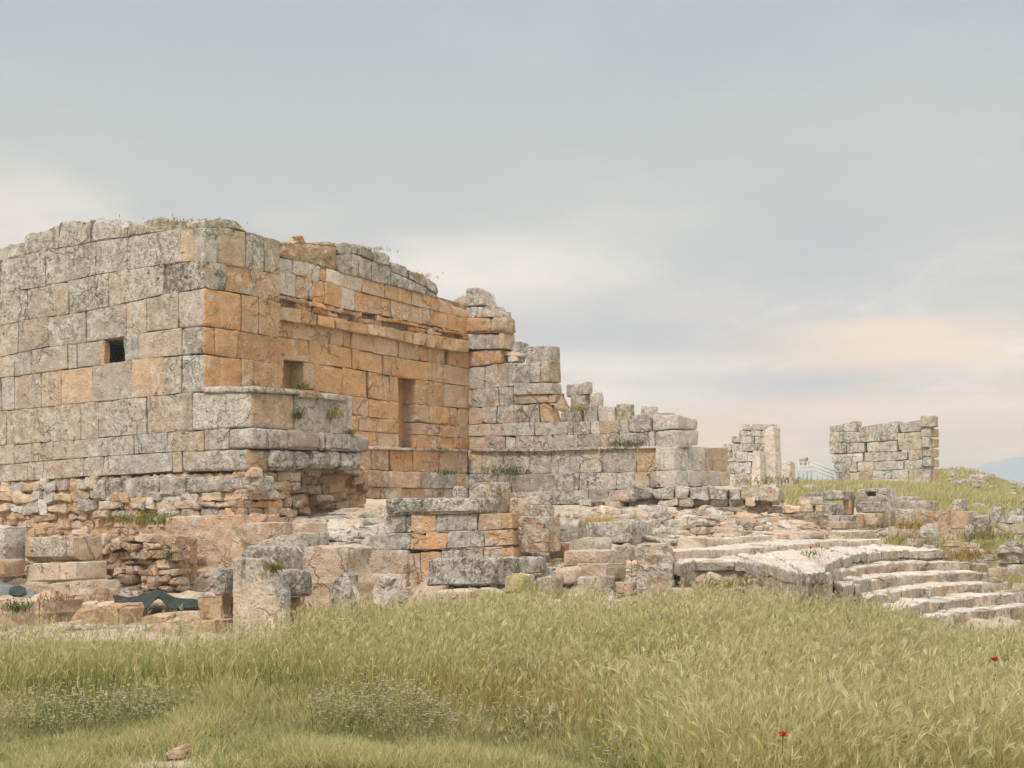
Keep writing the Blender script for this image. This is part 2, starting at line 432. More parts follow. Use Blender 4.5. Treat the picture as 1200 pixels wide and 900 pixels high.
def leaf_mat(name):
    """blades: colour per blade in the attribute, part of the light passes through"""
    m, t, b, out = new_mat(name)
    at = t.new('ShaderNodeAttribute', attribute_name='stone')
    t.link(at.outputs['Color'], b.inputs['Base Color']); b.inputs['Roughness'].default_value = 0.7
    tr = t.new('ShaderNodeBsdfTranslucent'); t.link(at.outputs['Color'], tr.inputs[0])
    ms = t.new('ShaderNodeMixShader'); ms.inputs[0].default_value = 0.3
    t.link(b.outputs[0], ms.inputs[1]); t.link(tr.outputs[0], ms.inputs[2]); t.link(ms.outputs[0], out.inputs[0])
    return m
M_LEAF = leaf_mat('grass_blades')
M_PETAL = leaf_mat('petals')

m, t, b, out = new_mat('ground_soil'); M_GROUND = m
at = t.new('ShaderNodeAttribute', attribute_name='stone'); geo = t.new('ShaderNodeNewGeometry'); P = geo.outputs['Position']
n1 = t.noise(P, 1.1, 6, 0.6); n2 = t.noise(P, 9.0, 7, 0.7); n3 = t.noise(P, 40, 4, 0.7)
soil = t.mix(t.ramp(n2, 0.35, 0.65), lin(190, 164, 136), lin(213, 194, 170))
soil = t.mix(t.math('MULTIPLY', t.ramp(n3, 0.5, 0.7), 0.5), soil, lin(220, 206, 186))
grs = t.mix(t.ramp(n2, 0.35, 0.65), lin(132, 130, 72, .9), lin(172, 158, 100, .9))
gm = t.ramp(t.math('ADD', t.math('MULTIPLY', t.math('SUBTRACT', n1, 0.5), 1.2), at.outputs['Alpha']), 0.40, 0.60)
t.link(t.mix(gm, soil, grs), b.inputs['Base Color'])
bp = t.new('ShaderNodeBump'); bp.inputs['Strength'].default_value = 0.9; bp.inputs['Distance'].default_value = 0.08
t.link(t.math('ADD', n2, t.math('MULTIPLY', n3, 0.4)), bp.inputs['Height']); t.link(bp.outputs[0], b.inputs['Normal'])
M_MOUNT = plain_mat('hazed_mountain', (.26, .30, .31), (.33, .35, .34), 0.03, 0.95, 0.0)  # ridge base colour lifted pale and bluish, adding to the haze
# ------------------------------------------------------------------ ground
_cp = [  # photo column, world height, distance: where the ground lies
 (0,0,6),(600,0,6),(1200,0,6),(-800,0,8),(2000,0,8),
 (0,-.05,12),(600,0,12),(1200,.0,12),(0,-.05,16),(300,0,16),(600,.14,17),(900,.12,17),(1200,.03,17),
 (0,-.05,20),(250,0,20),(420,.1,20),(600,.2,20.3),(800,.2,20.3),(920,.18,20.3),(1000,.1,19.6),(1200,.03,19.6),(1500,.0,20),(600,.17,18.5),(800,.17,18.5),(1000,.1,18),(1200,.03,18),
 (0,.0,23),(200,.0,23),(300,.05,23),(430,.12,23),(480,.2,25),(600,.5,23.6),(765,.45,23.6),(900,.42,23.4),(1060,.05,23),(1200,-.05,23),(1130,-.02,24.5),
 (0,.2,26),(180,.25,26),(300,.3,26),(220,.25,27.6),(280,.3,27.6),(330,.55,27),(420,.2,26),(550,.7,26),(700,.85,26),(850,.6,26),(1000,.4,26),(1200,.0,26),(1300,.05,27),(1150,.4,28.6),
 (-100,.9,31),(100,.9,31),(250,.8,29),(330,1.05,28.5),(400,1.35,29),(360,1.5,30.5),(420,1.7,31.5),(480,1.85,33),(480,1.55,30),(560,1.5,31),(660,1.3,30),(760,1.3,29),(850,.95,30),(1000,.6,29),(1000,.3,25),(1050,.3,25.5),(1100,.3,26.5),(1150,.0,26.2),(1060,.85,31.5),(1200,.45,29.6),
 (520,1.75,34),(650,1.75,33.5),(760,1.7,32.5),(850,1.75,33),(920,1.5,33),(1000,1.05,34),(1200,1.1,34),(1350,1.0,34),
 (900,2.1,42),(1000,1.85,42),(1100,1.65,42),(1200,1.5,42),
 (700,2.3,50),(860,2.45,50),(960,2.35,50),(1080,2.2,50),(1200,2.0,50),(1350,1.8,50),
 (300,2.3,60),(900,2.65,60),(1000,2.65,60),(1100,2.6,60),(1140,2.5,62),(1200,1.75,60),(1200,2.0,66),(1260,1.6,62),
 (300,2.4,70),(900,2.75,70),(1000,2.8,70),(1085,2.75,70),(1110,3.3,72),(1124,3.85,73),(1136,3.75,73),(1155,3.3,73),(1178,2.7,73),(1205,2.3,73),(1300,2.2,72),(1500,1.8,72),
 (600,1.5,90),(1000,1.8,90),(1125,2.4,88),(1300,1.4,90),(600,-4,150),(1100,-4,150),(1600,-4,150),(600,-22,400),(1200,-22,400),(0,-22,400),(1600,-22,400)]
_cx = np.array([[(c[0]-HX)/F*9, math.log(c[2])*7] for c in _cp]); _cz = np.array([c[1] for c in _cp])
def ground_z(X, Y):
    X = np.asarray(X, float); Y = np.asarray(Y, float)
    Ye = np.clip(Y, 6, 420)
    q = np.stack([X/np.maximum(Y, 8)*9, np.log(Ye)*7], -1).reshape(-1, 2)
    out = np.empty(len(q))
    for s in range(0, len(q), 20000):
        d2 = ((q[s:s+20000, None]-_cx[None])**2).sum(-1)
        wgt = 1/(d2+0.02)**1.8
        out[s:s+20000] = (wgt*_cz).sum(1)/wgt.sum(1)
    p = np.stack([X.ravel()*0.35, Y.ravel()*0.35, np.zeros(len(q))], -1)
    und = fbm(p, 3)*0.05*np.clip((Y.ravel()+20)/20, 0, 1)
    return (out+und).reshape(X.shape)
def gz(X, Y): return float(ground_z(np.array([X]), np.array([Y]))[0])

ys = np.concatenate([np.linspace(-25, 5, 10), np.linspace(6, 20, 90)[:-1], np.linspace(20, 37, 210)[:-1], np.linspace(37, 80, 130), np.geomspace(82, 2200, 50)])
aa = np.concatenate([np.linspace(-3, -.5, 14)[:-1], np.linspace(-.5, .5, 380), np.linspace(.5, 3, 14)[1:]])
A_, Y_ = np.meshgrid(aa, ys); X_ = A_*np.maximum(Y_, 10)
Z_ = ground_z(X_, Y_)
rough = fbm(np.stack([X_.ravel()*1.7, Y_.ravel()*1.7, X_.ravel()*0], -1), 5).reshape(Z_.shape)
PX_ = X_/np.maximum(Y_, 1)*F+HX
ruin = np.clip((Y_-21)/2, 0, 1)*np.clip((46-Y_)/4, 0, 1)
Z_ = Z_+rough*0.085*ruin
grassm = 1-np.clip((Y_-19.5)/3, 0, 1)*1.0
hill = np.clip((Y_-37)/4, 0, 1)*np.clip((PX_-905)/30, 0, 1)
right = np.clip((PX_-1010)/120, 0, 1)*np.clip((Y_-25)/4, 0, 1)
grassm = np.maximum(np.maximum(grassm, hill), right*0.72)
grassm = np.where((Y_ > 21) & (Y_ < 37) & (PX_ < 1010), np.maximum(grassm, 0.22), grassm)
dirt = np.exp(-(((PX_-190)/110)**2+((Y_-10.6)/1.0)**2)); grassm = grassm-dirt*1.1
nr, nc = Z_.shape
I = np.arange(nr*nc).reshape(nr, nc)
Q = np.stack([I[:-1, :-1], I[:-1, 1:], I[1:, 1:], I[1:, :-1]], -1).reshape(-1, 4)
C = np.zeros((nr*nc, 4)); C[:, 3] = grassm.ravel()
g = mesh_obj('ground', np.stack([X_.ravel(), Y_.ravel(), Z_.ravel()], -1), Q, M_GROUND, C); tag(g, kind='structure')

# far blue mountain: a real ridge over a kilometre away
nx, ny = 160, 30
mx = np.linspace(120, 1300, nx); my = np.linspace(1000, 1700, ny)
MX, MY = np.meshgrid(mx, my)
prof = np.interp(MX/1300*1934+HX, [700, 900, 1080, 1110, 1140, 1165, 1200, 1250, 1320, 1450, 1700, 2500], [-30, -10, 12, 25, 35, 40.5, 45.5, 47, 48, 48, 42, 5])
cross = np.exp(-((MY-1300)/190)**2)
MZ = -30+(prof+30)*cross + fbm(np.stack([MX.ravel()/90, MY.ravel()/90, MX.ravel()*0], -1), 4).reshape(MX.shape)*1.6*cross
I = np.arange(nx*ny).reshape(ny, nx); Q = np.stack([I[:-1, :-1], I[:-1, 1:], I[1:, 1:], I[1:, :-1]], -1).reshape(-1, 4)
tag(mesh_obj('mountain', np.stack([MX.ravel(), MY.ravel(), MZ.ravel()], -1), Q, M_MOUNT), kind='structure')

# haze: one closed box of thin even air round everything
hm = bpy.data.materials.new('haze'); hm.use_nodes = True; ht = NT(hm.node_tree); ht.n.clear()
ho = ht.new('ShaderNodeOutputMaterial'); hv = ht.new('ShaderNodeVolumePrincipled')
hv.inputs['Color'].default_value = (.84, .895, .935, 1); hv.inputs['Density'].default_value = HAZE_RHO; hv.inputs['Anisotropy'].default_value = 0.0
ht.link(hv.outputs[0], ho.inputs['Volume'])
x0, x1, y0, y1, z0, z1 = -7000, 7000, -100, 2300, -60, HAZE_TOP
V = np.array([[x, y, z] for x in (x0, x1) for y in (y0, y1) for z in (z0, z1)], float)
Q = np.array([[0, 1, 3, 2], [4, 6, 7, 5], [0, 4, 5, 1], [2, 3, 7, 6], [0, 2, 6, 4], [1, 5, 7, 3]])
tag(mesh_obj('haze', V, Q, hm, smooth=False), kind='stuff')

# ------------------------------------------------------------------ shape with a drawn outline
def hitv(plane, px, py):
    a = (px-HX)/F; o, d = plane.o, plane.d
    Y = (o[0]*d[1]-o[1]*d[0])/(a*d[1]-d[0])
    return np.stack([a*Y, Y, CZ+(HY-py)/F*Y], -1)
def shape(mb, plane, x0, x1, top, bot, col, lich=0.4, depth=0.5, r=0.04, step=0.075, amp=0.015, erode=0.028, colT=None, lean=0.0, bulge=0.0, freq=2.6, chip=None, nchip=5):
    r = .010+.25*r; step = min(step, .06)
    """stone whose front outline runs between two polylines; x0/x1 may be (bottom, top); real thickness behind"""
    x0 = x0 if isinstance(x0, tuple) else (x0, x0); x1 = x1 if isinstance(x1, tuple) else (x1, x1)
    if isinstance(top, (int, float)): top = [(0, top)]
    if isinstance(bot, (int, float)): bot = [(0, bot)]
    xm = (sum(x0)+sum(x1))/4
    c = [hitv(plane, np.array(xx), np.array(yy)) for xx, yy in ((x0[0], pl(bot, xm)), (x1[0], pl(bot, xm)), (xm, pl(top, xm)), (xm, pl(bot, xm)))]
    Lu = np.linalg.norm(c[1]-c[0]); Lv = max(0.05, np.linalg.norm(c[2]-c[3]))
    L = np.array([Lu, Lv, depth]); r = min(r, .3*L.min())
    ax = [axis_pts(L[k], r, step if k < 2 else step*1.6) for k in range(3)]
    lv, q = lattice(*[len(a)-1 for a in ax])
    p = np.stack([ax[k][lv[:, k]] for k in range(3)], 1)
    inner = np.clip(p, r, L-r); d = p-inner; nrm = d/(np.linalg.norm(d, axis=1, keepdims=True)+1e-9); q0 = inner+nrm*r
    edge = np.clip((1-np.abs(nrm).max(1))/0.3, 0, 1)
    off = rng.random(3)*100
    n1 = fbm(q0*freq/0.6+off, 3); n2 = fbm(q0*freq*1.3+off+31, 2)
    disp = amp*n1-erode*edge*np.clip(n2+.35, 0, 1.2)-0.5*erode*np.clip(n2-.45, 0, 1)
    disp = disp+fbm(q0*np.array([1.3, 10, 1.3])+off, 2)*amp*.6*(np.abs(nrm[:, 1]) < .7)
    q1 = chips(q0+nrm*disp[:, None], L, int(rng.integers(2, nchip+1)), min(.25*L.min(), .09) if chip is None else chip)
    t = q1/L
    u, v = t[:, 0], t[:, 1]; wd = t[:, 2]
    px = (x0[0]*(1-v)+x0[1]*v)*(1-u)+(x1[0]*(1-v)+x1[1]*v)*u
    tx = np.interp(px, [a[0] for a in top], [a[1] for a in top]); bx = np.interp(px, [a[0] for a in bot], [a[1] for a in bot])
    py = bx*(1-v)+tx*v
    Pf = hitv(plane, px, py)
    back = -plane.n[None]*depth
    P = Pf+back*(1-wd)[:, None]
    if lean: P = P-plane.n[None]*(lean*v*Lv)[:, None]
    if bulge: P = P+plane.n[None]*(bulge*np.sin(np.clip(u, 0, 1)*math.pi)*np.sin(np.clip(v, 0, 1)*math.pi)*wd)[:, None]
    # keep the orientation outward
    if np.dot(np.cross(hitv(plane, np.array(x1[0]), np.array(bx[0]))-hitv(plane, np.array(x0[0]), np.array(bx[0])), UP), plane.n) < 0: q = q[:, ::-1]
    C = np.tile(np.array([*col, lich]), (len(P), 1))
    if colT is not None:
        mk = np.clip((v-0.5)/0.3+n1*.5, 0, 1)[:, None]; C = C*(1-mk)+np.array(colT)*mk
    mb.add(P, q, C)

# ------------------------------------------------------------------ the standing walls
C0 = W(240, 600, 30)
PA = Plane(C0, DA); PB = Plane(C0, DB); PBr = PB.shift(-0.28); PP = PB.shift(1.15)
PC = Plane(PBr.hit(549, 500), DE)
_cc = PC.hit(795, 520); PC2 = Plane(_cc, DB)

def course(parent, rows, plane, core, label=None, name='stone_course', mat=None):
    mb = MB()
    for r in rows: row(mb, r.pop('plane', plane), core=core, **r)
    o = mb.build(name, mat or M_STONE, parent)
    if label: o['label'] = label
    return o
def quoin(mb, planeA, xa, planeB, xb, xc, tA, tC, tB, bA, bC, bB, colA, lA, colB, lB, **kw):
    """corner block: face A from column xa to the corner xc, face B from xc to xb"""
    c8 = np.empty((2, 2, 2, 3))
    for j, (ya, yc, yb) in enumerate(((bA, bC, bB), (tA, tC, tB))):
        pc = planeA.hit(xc, yc); pa = planeA.hit(xa, ya); pb = planeB.hit(xb, yb)
        for (p, q_) in ((pc, None),): pass
        s = (UP*-0.006 if j else UP*0.006)
        c8[1, j, 1] = pc+s; c8[0, j, 1] = pa+s; c8[1, j, 0] = pb+s; c8[0, j, 0] = pa+(pb-pc)+s
    mb.hexa(c8, colA, lA, colB=[*colB, lB], **kw)

# --- left face ------------------------------------------------------------
wallA = thing('ruined_wall', C0*np.array([1, 1, 0])+np.array([-2.2, 1.4, 1.0]), 'tall grey lichen-speckled ashlar wall face with a small square black window opening, at far left', 'wall', 'faces of the great ruined building')
core = MB()
J1 = [(-60,312),(0,305),(25,300),(55,294),(120,282),(160,276),(215,268),(240,268)]
J2 = [(-60,354),(0,344),(54,335),(112,322),(175,312),(215,307),(240,306)]
J3 = [(-60,392),(0,382),(32,375),(100,365),(150,355),(212,341),(240,337)]
J4 = [(-60,428),(0,420),(22,414),(62,405),(100,402),(148,394),(180,387),(240,382)]
J5 = [(-60,450),(0,443),(18,441),(80,432),(108,429),(160,421),(215,416),(240,415)]
J6 = [(-60,487),(0,482),(50,477),(110,471),(172,465),(225,460),(295,459)]
J7 = [(-60,527),(0,522),(112,514),(172,508),(270,502),(295,501)]
J8 = [(-60,549),(0,545),(87,537),(160,532),(270,526),(295,525)]
J9 = [(-60,568),(0,565),(87,559),(162,555),(282,552),(295,552)]
LG = GREY; A1 = lin(183,170,157); A2 = lin(190,172,152)
TOPA = [(-60,298),(0,291),(9,288),(10,286),(27,285),(28,272),(52,271),(56,268),(70,261),(88,259),(104,260),(106,256),(118,254),(135,257),(148,263),(162,263),(168,258),(180,255),(196,257),(202,258)]
mb = MB()
for (a, b_) in ((-55,-20),(-20,9),(9,28)): shape(mb, PA, a, b_, TOPA, J1, jit(GREY), .5, depth=.6, erode=.07, amp=.02)
for (a, b_) in ((28,69),(69,107),(107,150)): shape(mb, PA, a, b_, TOPA, J1, jit(GREY), .75, depth=.8, erode=.10, amp=.03, r=.07)
shape(mb, PA, 150, 238, [(150,262),(163,262),(172,257),(188,255),(206,258),(212,259),(238,259)], [(150,277),(200,272),(238,270)], lin(168,158,138), .6, depth=1.0, erode=.12, amp=.03, r=.09)
strip(core, PA, -55, 238, 312, 270, 315, 272, (.2, 1.0))
mb.build('capping_course', M_STONE, wallA)
XA = [-55,-22,0,23,54,112,150,212]
course(wallA, [dict(xs=XA, top=J1, bot=J2, cols=[GREY]*7, lich=.95), dict(xs=[212,228,240], top=J1, bot=J2, cols=[TAN, GREY], lich=[.4,.9])], PA, core)
course(wallA, [dict(xs=[-55,-25,0,32,65,80,127,142,192,240], top=J2, bot=J3, cols=[GREY,GREY,A1,GREY,A2,GREY,A1,GREY,DGREY], lich=[.8,.8,.8,.7,.4,.9,.7,.7,1.0])], PA, core)
course(wallA, [dict(xs=[-55,-10,22,57,101,148,172,209], top=J3, bot=J4, cols=[A1,A2,A1,A1,GREY,A2,A1], lich=.45)], PA, core)
course(wallA, [dict(xs=[-55,-20,18,37,80,91], top=J4, bot=J5, cols=[A1,A2,GREY,A1,GREY], lich=.45)], PA, core)
course(wallA, [dict(xs=[146,162,212], top=J4, bot=J5, cols=[GREY,A1], lich=.5)], PA, core)
course(wallA, [dict(xs=[-55,-28,2,17,33,49,72,108,154,192,213], top=J5, bot=J6, cols=[A1,GREY,A1,A2,A1,A2,TAN,A1,TAN,A2], lich=[.4,.4,.3,.3,.4,.3,.15,.4,.3,.4])], PA, core)
course(wallA, [dict(xs=[-55,-20,8,95,115,171,225], top=J6, bot=J7, cols=[A1,A2,lin(190,174,154),A1,A1,A1], lich=[.4,.4,.45,.4,.35,.35])], PA, core)
course(wallA, [dict(xs=[-55,-15,17,45,63,87,157,162,196,240,268], top=J7, bot=J8, cols=[A1,A1,GREY,A1,A1,GREY,A1,GREY,A1,GREY], lich=.45)], PA, core)
course(wallA, [dict(xs=[-55,-20,32,98,122,128,202,213], top=J8, bot=J9, cols=[A1,A1,A1,A1,PALE,GREY,A2], lich=.4), dict(xs=[213], top=J8, bot=J9, cols=GREY)], PA, core)
# --- corner blocks shared by both faces (belong to the left face)
mb = MB()
JB1=[(240,268),(255,266),(290,272),(328,284)]; JB2=[(240,306),(255,308),(328,322)]; JB3=[(240,338),(257,340),(300,347),(328,355)]; JB4=[(240,382),(285,389),(328,396)]; JB5=[(240,415),(290,421),(330,427)]; JB6=[(240,452),(330,460)]
def q(xa, xb, ta, ba, tB_, bB_, cA, lA, cB, lB):
    quoin(mb, PA, xa, PB, xb, 240, pl(ta,xa), pl(ta,240), pl(tB_,xb), pl(ba,xa), pl(ba,240), pl(bB_,xb), jit(cA), lA, jit(cB), lB, r=.03)
q(209,283,J3,J4,JB3,JB4,GREY,.6,ORANGE,.1)
q(212,252,J4,J5,JB4,JB5,DGREY,.9,ORANGE,.1)
q(213,283,J5,J6,JB5,JB6,GREY,1.0,ORANGE,.1)
mb.build('corner_block', M_STONE, wallA)
mb = MB(); row(mb, PA, [91,121], J4, J5, A1, .5, None, depth=.16); mb.build('thin_block', M_STONE, wallA)
# --- window opening: the void goes back into a chamber, its inner shade put into the wall colour
mb = MB()
for (xa, xb, ya, yb) in ((118,122.5,402,429),): quadblock(mb, PA, xa, xb, 403, 402, 429, 428, ORANGE, .1, depth=.16)
mb.build('window_jamb', M_STONE, wallA)
mb = MB(); n = PA.n
inner_shade = (.10, .075, .05); strip(mb, PA, 110, 158, 388, 380, 440, 434, (2.8, 3.1), inner_shade); strip(mb, PA, 52, 58, 392, 390, 448, 447, (1.0, 2.8), inner_shade); strip(mb, PA, 52, 112, 398, 390, 406, 401, (1.0, 2.8), inner_shade); strip(mb, PA, 52, 112, 436, 428, 448, 441, (1.0, 2.8), inner_shade); strip(mb, PA, 50, 112, 394, 388, 450, 444, (2.8, 3.1), inner_shade); strip(mb, PA, 146.5, 156, 384, 383, 438, 437, (.5, 2.8), inner_shade); strip(mb, PA, 110, 158, 384, 378, 400.5, 393.5, (1.0, 2.8), inner_shade); strip(mb, PA, 110, 158, 428, 421.5, 442, 436, (1.0, 2.8), inner_shade)
mb.build('window_recess', M_STONE, wallA)

# --- plinth with its mouldings -------------------------------------------
mb = MB()
quoin(mb, PA, 225, PP, 345, 295, 460,459,462, 505,501,505, PALE, .75, lin(196,168,140), .3, r=.04)
row(mb, PP, [345,386,412], [(295,460),(412,468)], [(295,501),(412,510)], [GREY,PALE], .7, core)
mb.build('plinth_course', M_STONE, wallA)
mb = MB()
quoin(mb, PA.shift(.05), 236, PP.shift(.10), 355, 297, 453,452,457, 461,460,463, GREY, .9, GREY, .8, r=.03)
row(mb, PP.shift(.10), [352,380,410], [(295,452),(412,464)], [(295,460),(412,471)], [lin(192,165,130),GREY], .6)
mb.build('plinth_moulding', M_STONE, wallA)
mb = MB()
quoin(mb, PA.shift(.02), 268, PP.shift(.06), 338, 298, 502,501,504, 526,525,527, GREY,.7, GREY,.7, r=.05)
row(mb, PP.shift(.08), [338,376,382,433], [(295,500),(433,510)], [(295,525),(433,530)], [DGREY,GREY,DGREY], [.6,.5,.8], core, erode=.06, r=.06)
mb.build('plinth_course', M_STONE, wallA)
mb = MB()
quoin(mb, PA.shift(.02), 213, PP.shift(.0), 316, 290, 528,526,528, 553,552,553, GREY,.65, lin(192,158,122),.4, r=.05)
row(mb, PP.shift(.05), [316,345,365,398,424], [(295,527),(424,530)], [(295,552),(345,551),(365,548),(424,551)], [DGREY,DGREY,DGREY,DGREY], 1.0, core, erode=.10, r=.07, amp=.03)
mb.build('plinth_course', M_STONE, wallA)
# --- rubble footing under the left face
mb = MB()
rubble_face(mb, PA.shift(.06), -60, 108, [(0,566),(108,560)], [(0,602),(108,600)], 12, 15, [PINK, SOIL, PALE, lin(198,168,134), GREY], .2, fill=.8, wild=.6)
rubble_face(mb, PA.shift(.10), 108, 310, [(108,578),(300,576)], [(108,607),(300,605)], 10, 19, [PINK, ORANGE, PALE, TAN, SOIL, GREY], .25, fill=.85, wild=.45)
rubble_face(mb, PA.shift(.0), -60, 205, [(0,600),(205,604)], [(0,660),(205,660)], 9, 13, [SOIL, PINK, lin(196,166,134), lin(204,176,148)], .05, prot=.06, fill=.62, wild=.8)
rubble_face(mb, PP.shift(-.55), 283, 425, [(295,546),(425,548)], [(295,622),(425,604)], 11, 16, [BROWN, SOIL, lin(194,160,124)], .1, prot=.30, fill=.8, wild=.7)
shape(mb, PA.shift(-.05), -60, 290, [(-60,566),(290,553)], 690, lin(206,172,138), .05, depth=1.2, amp=.05, erode=.03, step=.05, freq=6, chip=.03); rubble_face(mb, Plane(PA.hit(291, 600), DB), 291, 350, [(291,553),(350,553)], [(291,640),(350,640)], 11, 13, [PINK, SOIL, TAN, BROWN], .1, prot=.12); shape(mb, PP.shift(-.62), 284, 430, [(284,549),(430,549)], 640, lin(200,160,122), .05, depth=.9, amp=.08, step=.06, freq=5, bulge=-.2)
mb.build('rubble_footing', M_RUBBLE, wallA)
mb = MB()
for (a, b_, c_) in ((218.5,231,WHITE),(170,179,WHITE)):
    mb = MB(); quadblock(mb, PA.shift(.14), a, b_, 578 if a>200 else 582, 578 if a>200 else 582, 594, 594, c_, .1, depth=.3, r=.03)
    o = mb.build('repair_stone', M_STONE, wallA); o['label'] = 'small white stone in the rubble footing'
mb = MB()
row(mb, PA.shift(.10), [108,124,143,163,186,219], [(108,562),(219,556)], [(108,587),(219,581)], [GREY,DGREY,DGREY,GREY,GREY], .8, None, erode=.07, r=.06, amp=.03)
row(mb, PA.shift(.16), [219,272], [(219,559),(272,558)], [(219,578),(272,577)], [DGREY], .8, None, erode=.07, r=.06, amp=.02)
mb.build('footing_course', M_STONE, wallA)
core.build('rubble_core', M_RUBBLE, wallA)

# --- long orange face -----------------------------------------------------
_O, _D, _T = ORANGE, DORANGE, TAN
mixo = lambda c, k: tuple(c[q_]*(1-k)+_O[q_]*k for q_ in range(3))
DORANGE = mixo(_D, .45); TAN = mixo(_T, .35)
_row = row
def row(*a, **k): k.setdefault('cj', .045); _row(*a, **k)
wallB = thing('ruined_wall', C0*np.array([1, 1, 0])+DB*4+np.array([0, 0, 1.2]), 'long warm orange ashlar wall face with two rectangular niches, set back behind the corner', 'wall', 'faces of the great ruined building')
core = MB()
mb = MB()
shape(mb, PB, 240, 270, [(240,259),(252,256),(268,256),(270,258)], 268, lin(160,148,128), .6, depth=.9, erode=.10, r=.08, amp=.03)
shape(mb, PB, 268, 290, [(268,256),(276,257),(282,263),(290,271)], [(268,267),(290,272)], lin(160,148,128), .5, depth=.8, erode=.1, r=.08, amp=.03)
mb.build('capping_course', M_STONE, wallB)
course(wallB, [dict(xs=[240,255,288,309,328], top=[(240,267),(255,265),(285,267),(289,273),(309,277),(316,280),(328,283)], bot=JB2, cols=[GREY,lin(186,164,140),GREY,lin(176,156,134)], lich=[.9,.35,.6,.6], erode=.06)], PB, None)
course(wallB, [dict(xs=[240,257,293.5,328], top=JB2, bot=JB3, cols=[lin(182,160,138),lin(204,164,124),lin(202,166,130)], lich=[.7,.05,.1])], PB, None)
course(wallB, [dict(xs=[283,303,328], top=JB3, bot=JB4, cols=[lin(203,164,124),lin(196,160,122)], lich=.1)], PB, None)
course(wallB, [dict(xs=[252,278,330], top=JB4, bot=JB5, cols=[ORANGE,lin(192,146,104)], lich=.05)], PB, None)
course(wallB, [dict(xs=[283,297,330], top=JB5, bot=JB6, cols=[ORANGE,lin(202,158,116)], lich=.05)], PB, None)
strip(core, PB, 252, 327, 268, 285, 456, 462, (.3, 1.2))
# recessed face
a0 = 322
TB = [(322,283),(337,283),(341,279),(358,276),(362,282),(370,283),(395,285),(398,286)]
Jab=[(322,301),(360,308),(395,318),(425,326),(500,345),(530,356),(549,364)]
Jbc=[(322,317),(375,329),(425,343),(480,357),(549,374)]
Jcd=[(322,343),(360,351),(400,362),(440,368),(478,376),(549,391)]
Jde=[(322,358),(354,362),(370,368),(410,376),(450,383),(500,391),(549,399)]
Jef=[(322,374),(370,381),(410,388),(432,392),(475,401),(520,410),(549,413)]
Jfg=[(322,394),(365,399),(410,408),(460,418),(522,427),(549,432)]
Jgh=[(322,420),(355,424),(412,432),(460,441),(500,446),(549,453)]
Jhi=[(322,453),(355,456),(412,464),(465,472),(549,479)]
Jij=[(322,480),(412,487),(549,501)]; Jjk=[(322,497),(412,504),(549,514)]; Jkl=[(322,520),(412,524),(549,528)]
Jlm=[(400,549),(432,551),(549,555)]; Jmn=[(400,568),(432,571),(549,573)]; Jn=[(400,584),(549,584)]
mb = MB()
shape(mb, PBr, 322, 395, [(322,284),(337,284),(362,284),(395,287)], Jab, lin(182,150,116), .35, depth=.8, erode=.12, r=.08, amp=.05, freq=3.5)
for (a, b_, t_) in ((397,420,[(397,285),(420,285)]),(420,436,[(420,286),(436,292)]),(436,458,[(436,293),(450,296),(458,300)]),(458,478,[(458,306),(478,313)]),(478,500,[(478,314),(500,324)]),(500,514,[(500,325),(514,333)])):
    tt = [(a, t_[0][1]+13), (b_, t_[-1][1]+14)]
    shape(mb, PBr.shift(.05), a, b_, tt, Jab, jit(DGREY), .7, depth=.7, erode=.06)
    shape(mb, PBr.shift(.02), a+1, b_, t_, tt, jit(GREY), .6, depth=.8, erode=.10, r=.09, amp=.03)
strip(core, PBr, 322, 549, 290, 352, 330, 375, (.25, 1.0))
mb.build('capping_course', M_STONE, wallB)
course(wallB, [dict(xs=[322,343,360,375], top=Jab, bot=Jbc, cols=[lin(196,186,176),lin(208,194,180),WHITE], lich=.25), dict(xs=[375,382], top=Jab, bot=Jbc, cols=[ORANGE], lich=0), dict(xs=[382,403,424], top=Jab, bot=Jbc, cols=[WHITE,lin(210,198,184)], lich=.1),
  dict(xs=[424,450,466,482,495,513,530,549], top=Jab, bot=Jbc, cols=[TAN,ORANGE,DORANGE,TAN,ORANGE,TAN,TAN], lich=.1)], PBr, core)
course(wallB, [dict(xs=[322,334,346], top=Jbc, bot=Jcd, cols=[WHITE,WHITE], lich=.05), dict(xs=[346,362,380,399], top=Jbc, bot=Jcd, cols=[DORANGE,ORANGE,DORANGE], lich=.05), dict(xs=[399,415], top=Jbc, bot=Jcd, cols=[lin(206,190,174)], lich=.05),
  dict(xs=[415,438,458,478,495,508,524,549], top=Jbc, bot=Jcd, cols=[DORANGE,DORANGE,lin(206,176,146),TAN,ORANGE,ORANGE,DORANGE], lich=.08)], PBr, core)
mb = MB()
rubble_face(mb, PBr, 322, 549, Jcd, Jde, 7, 22, [DORANGE, ORANGE, TAN, lin(188,140,94)], .08, prot=.06)
strip(core, PBr, 322, 549, 343, 391, 358, 399, (.14, 1.0))
mb.build('stone_course', M_STONE, wallB)
course(wallB, [dict(xs=[322,354,371,393,410,431,451,475,484,500,510,528,549], top=Jde, bot=Jef, cols=[lin(208,174,138),DORANGE,DORANGE,ORANGE,DORANGE,TAN,lin(196,166,134),ORANGE,TAN,TAN,ORANGE,ORANGE], lich=.08, plane=PBr.shift(.12), erode=.06)], PBr, core)
course(wallB, [dict(xs=[322,343,365,387,402,411,437,463,467,491,521], top=Jef, bot=Jfg, cols=[lin(194,150,106),TAN,TAN,TAN,ORANGE,TAN,TAN,ORANGE,TAN,lin(198,156,114)], lich=.1), dict(xs=[526,549], top=Jef, bot=Jfg, cols=[lin(198,156,114)], lich=.1)], PBr, core)
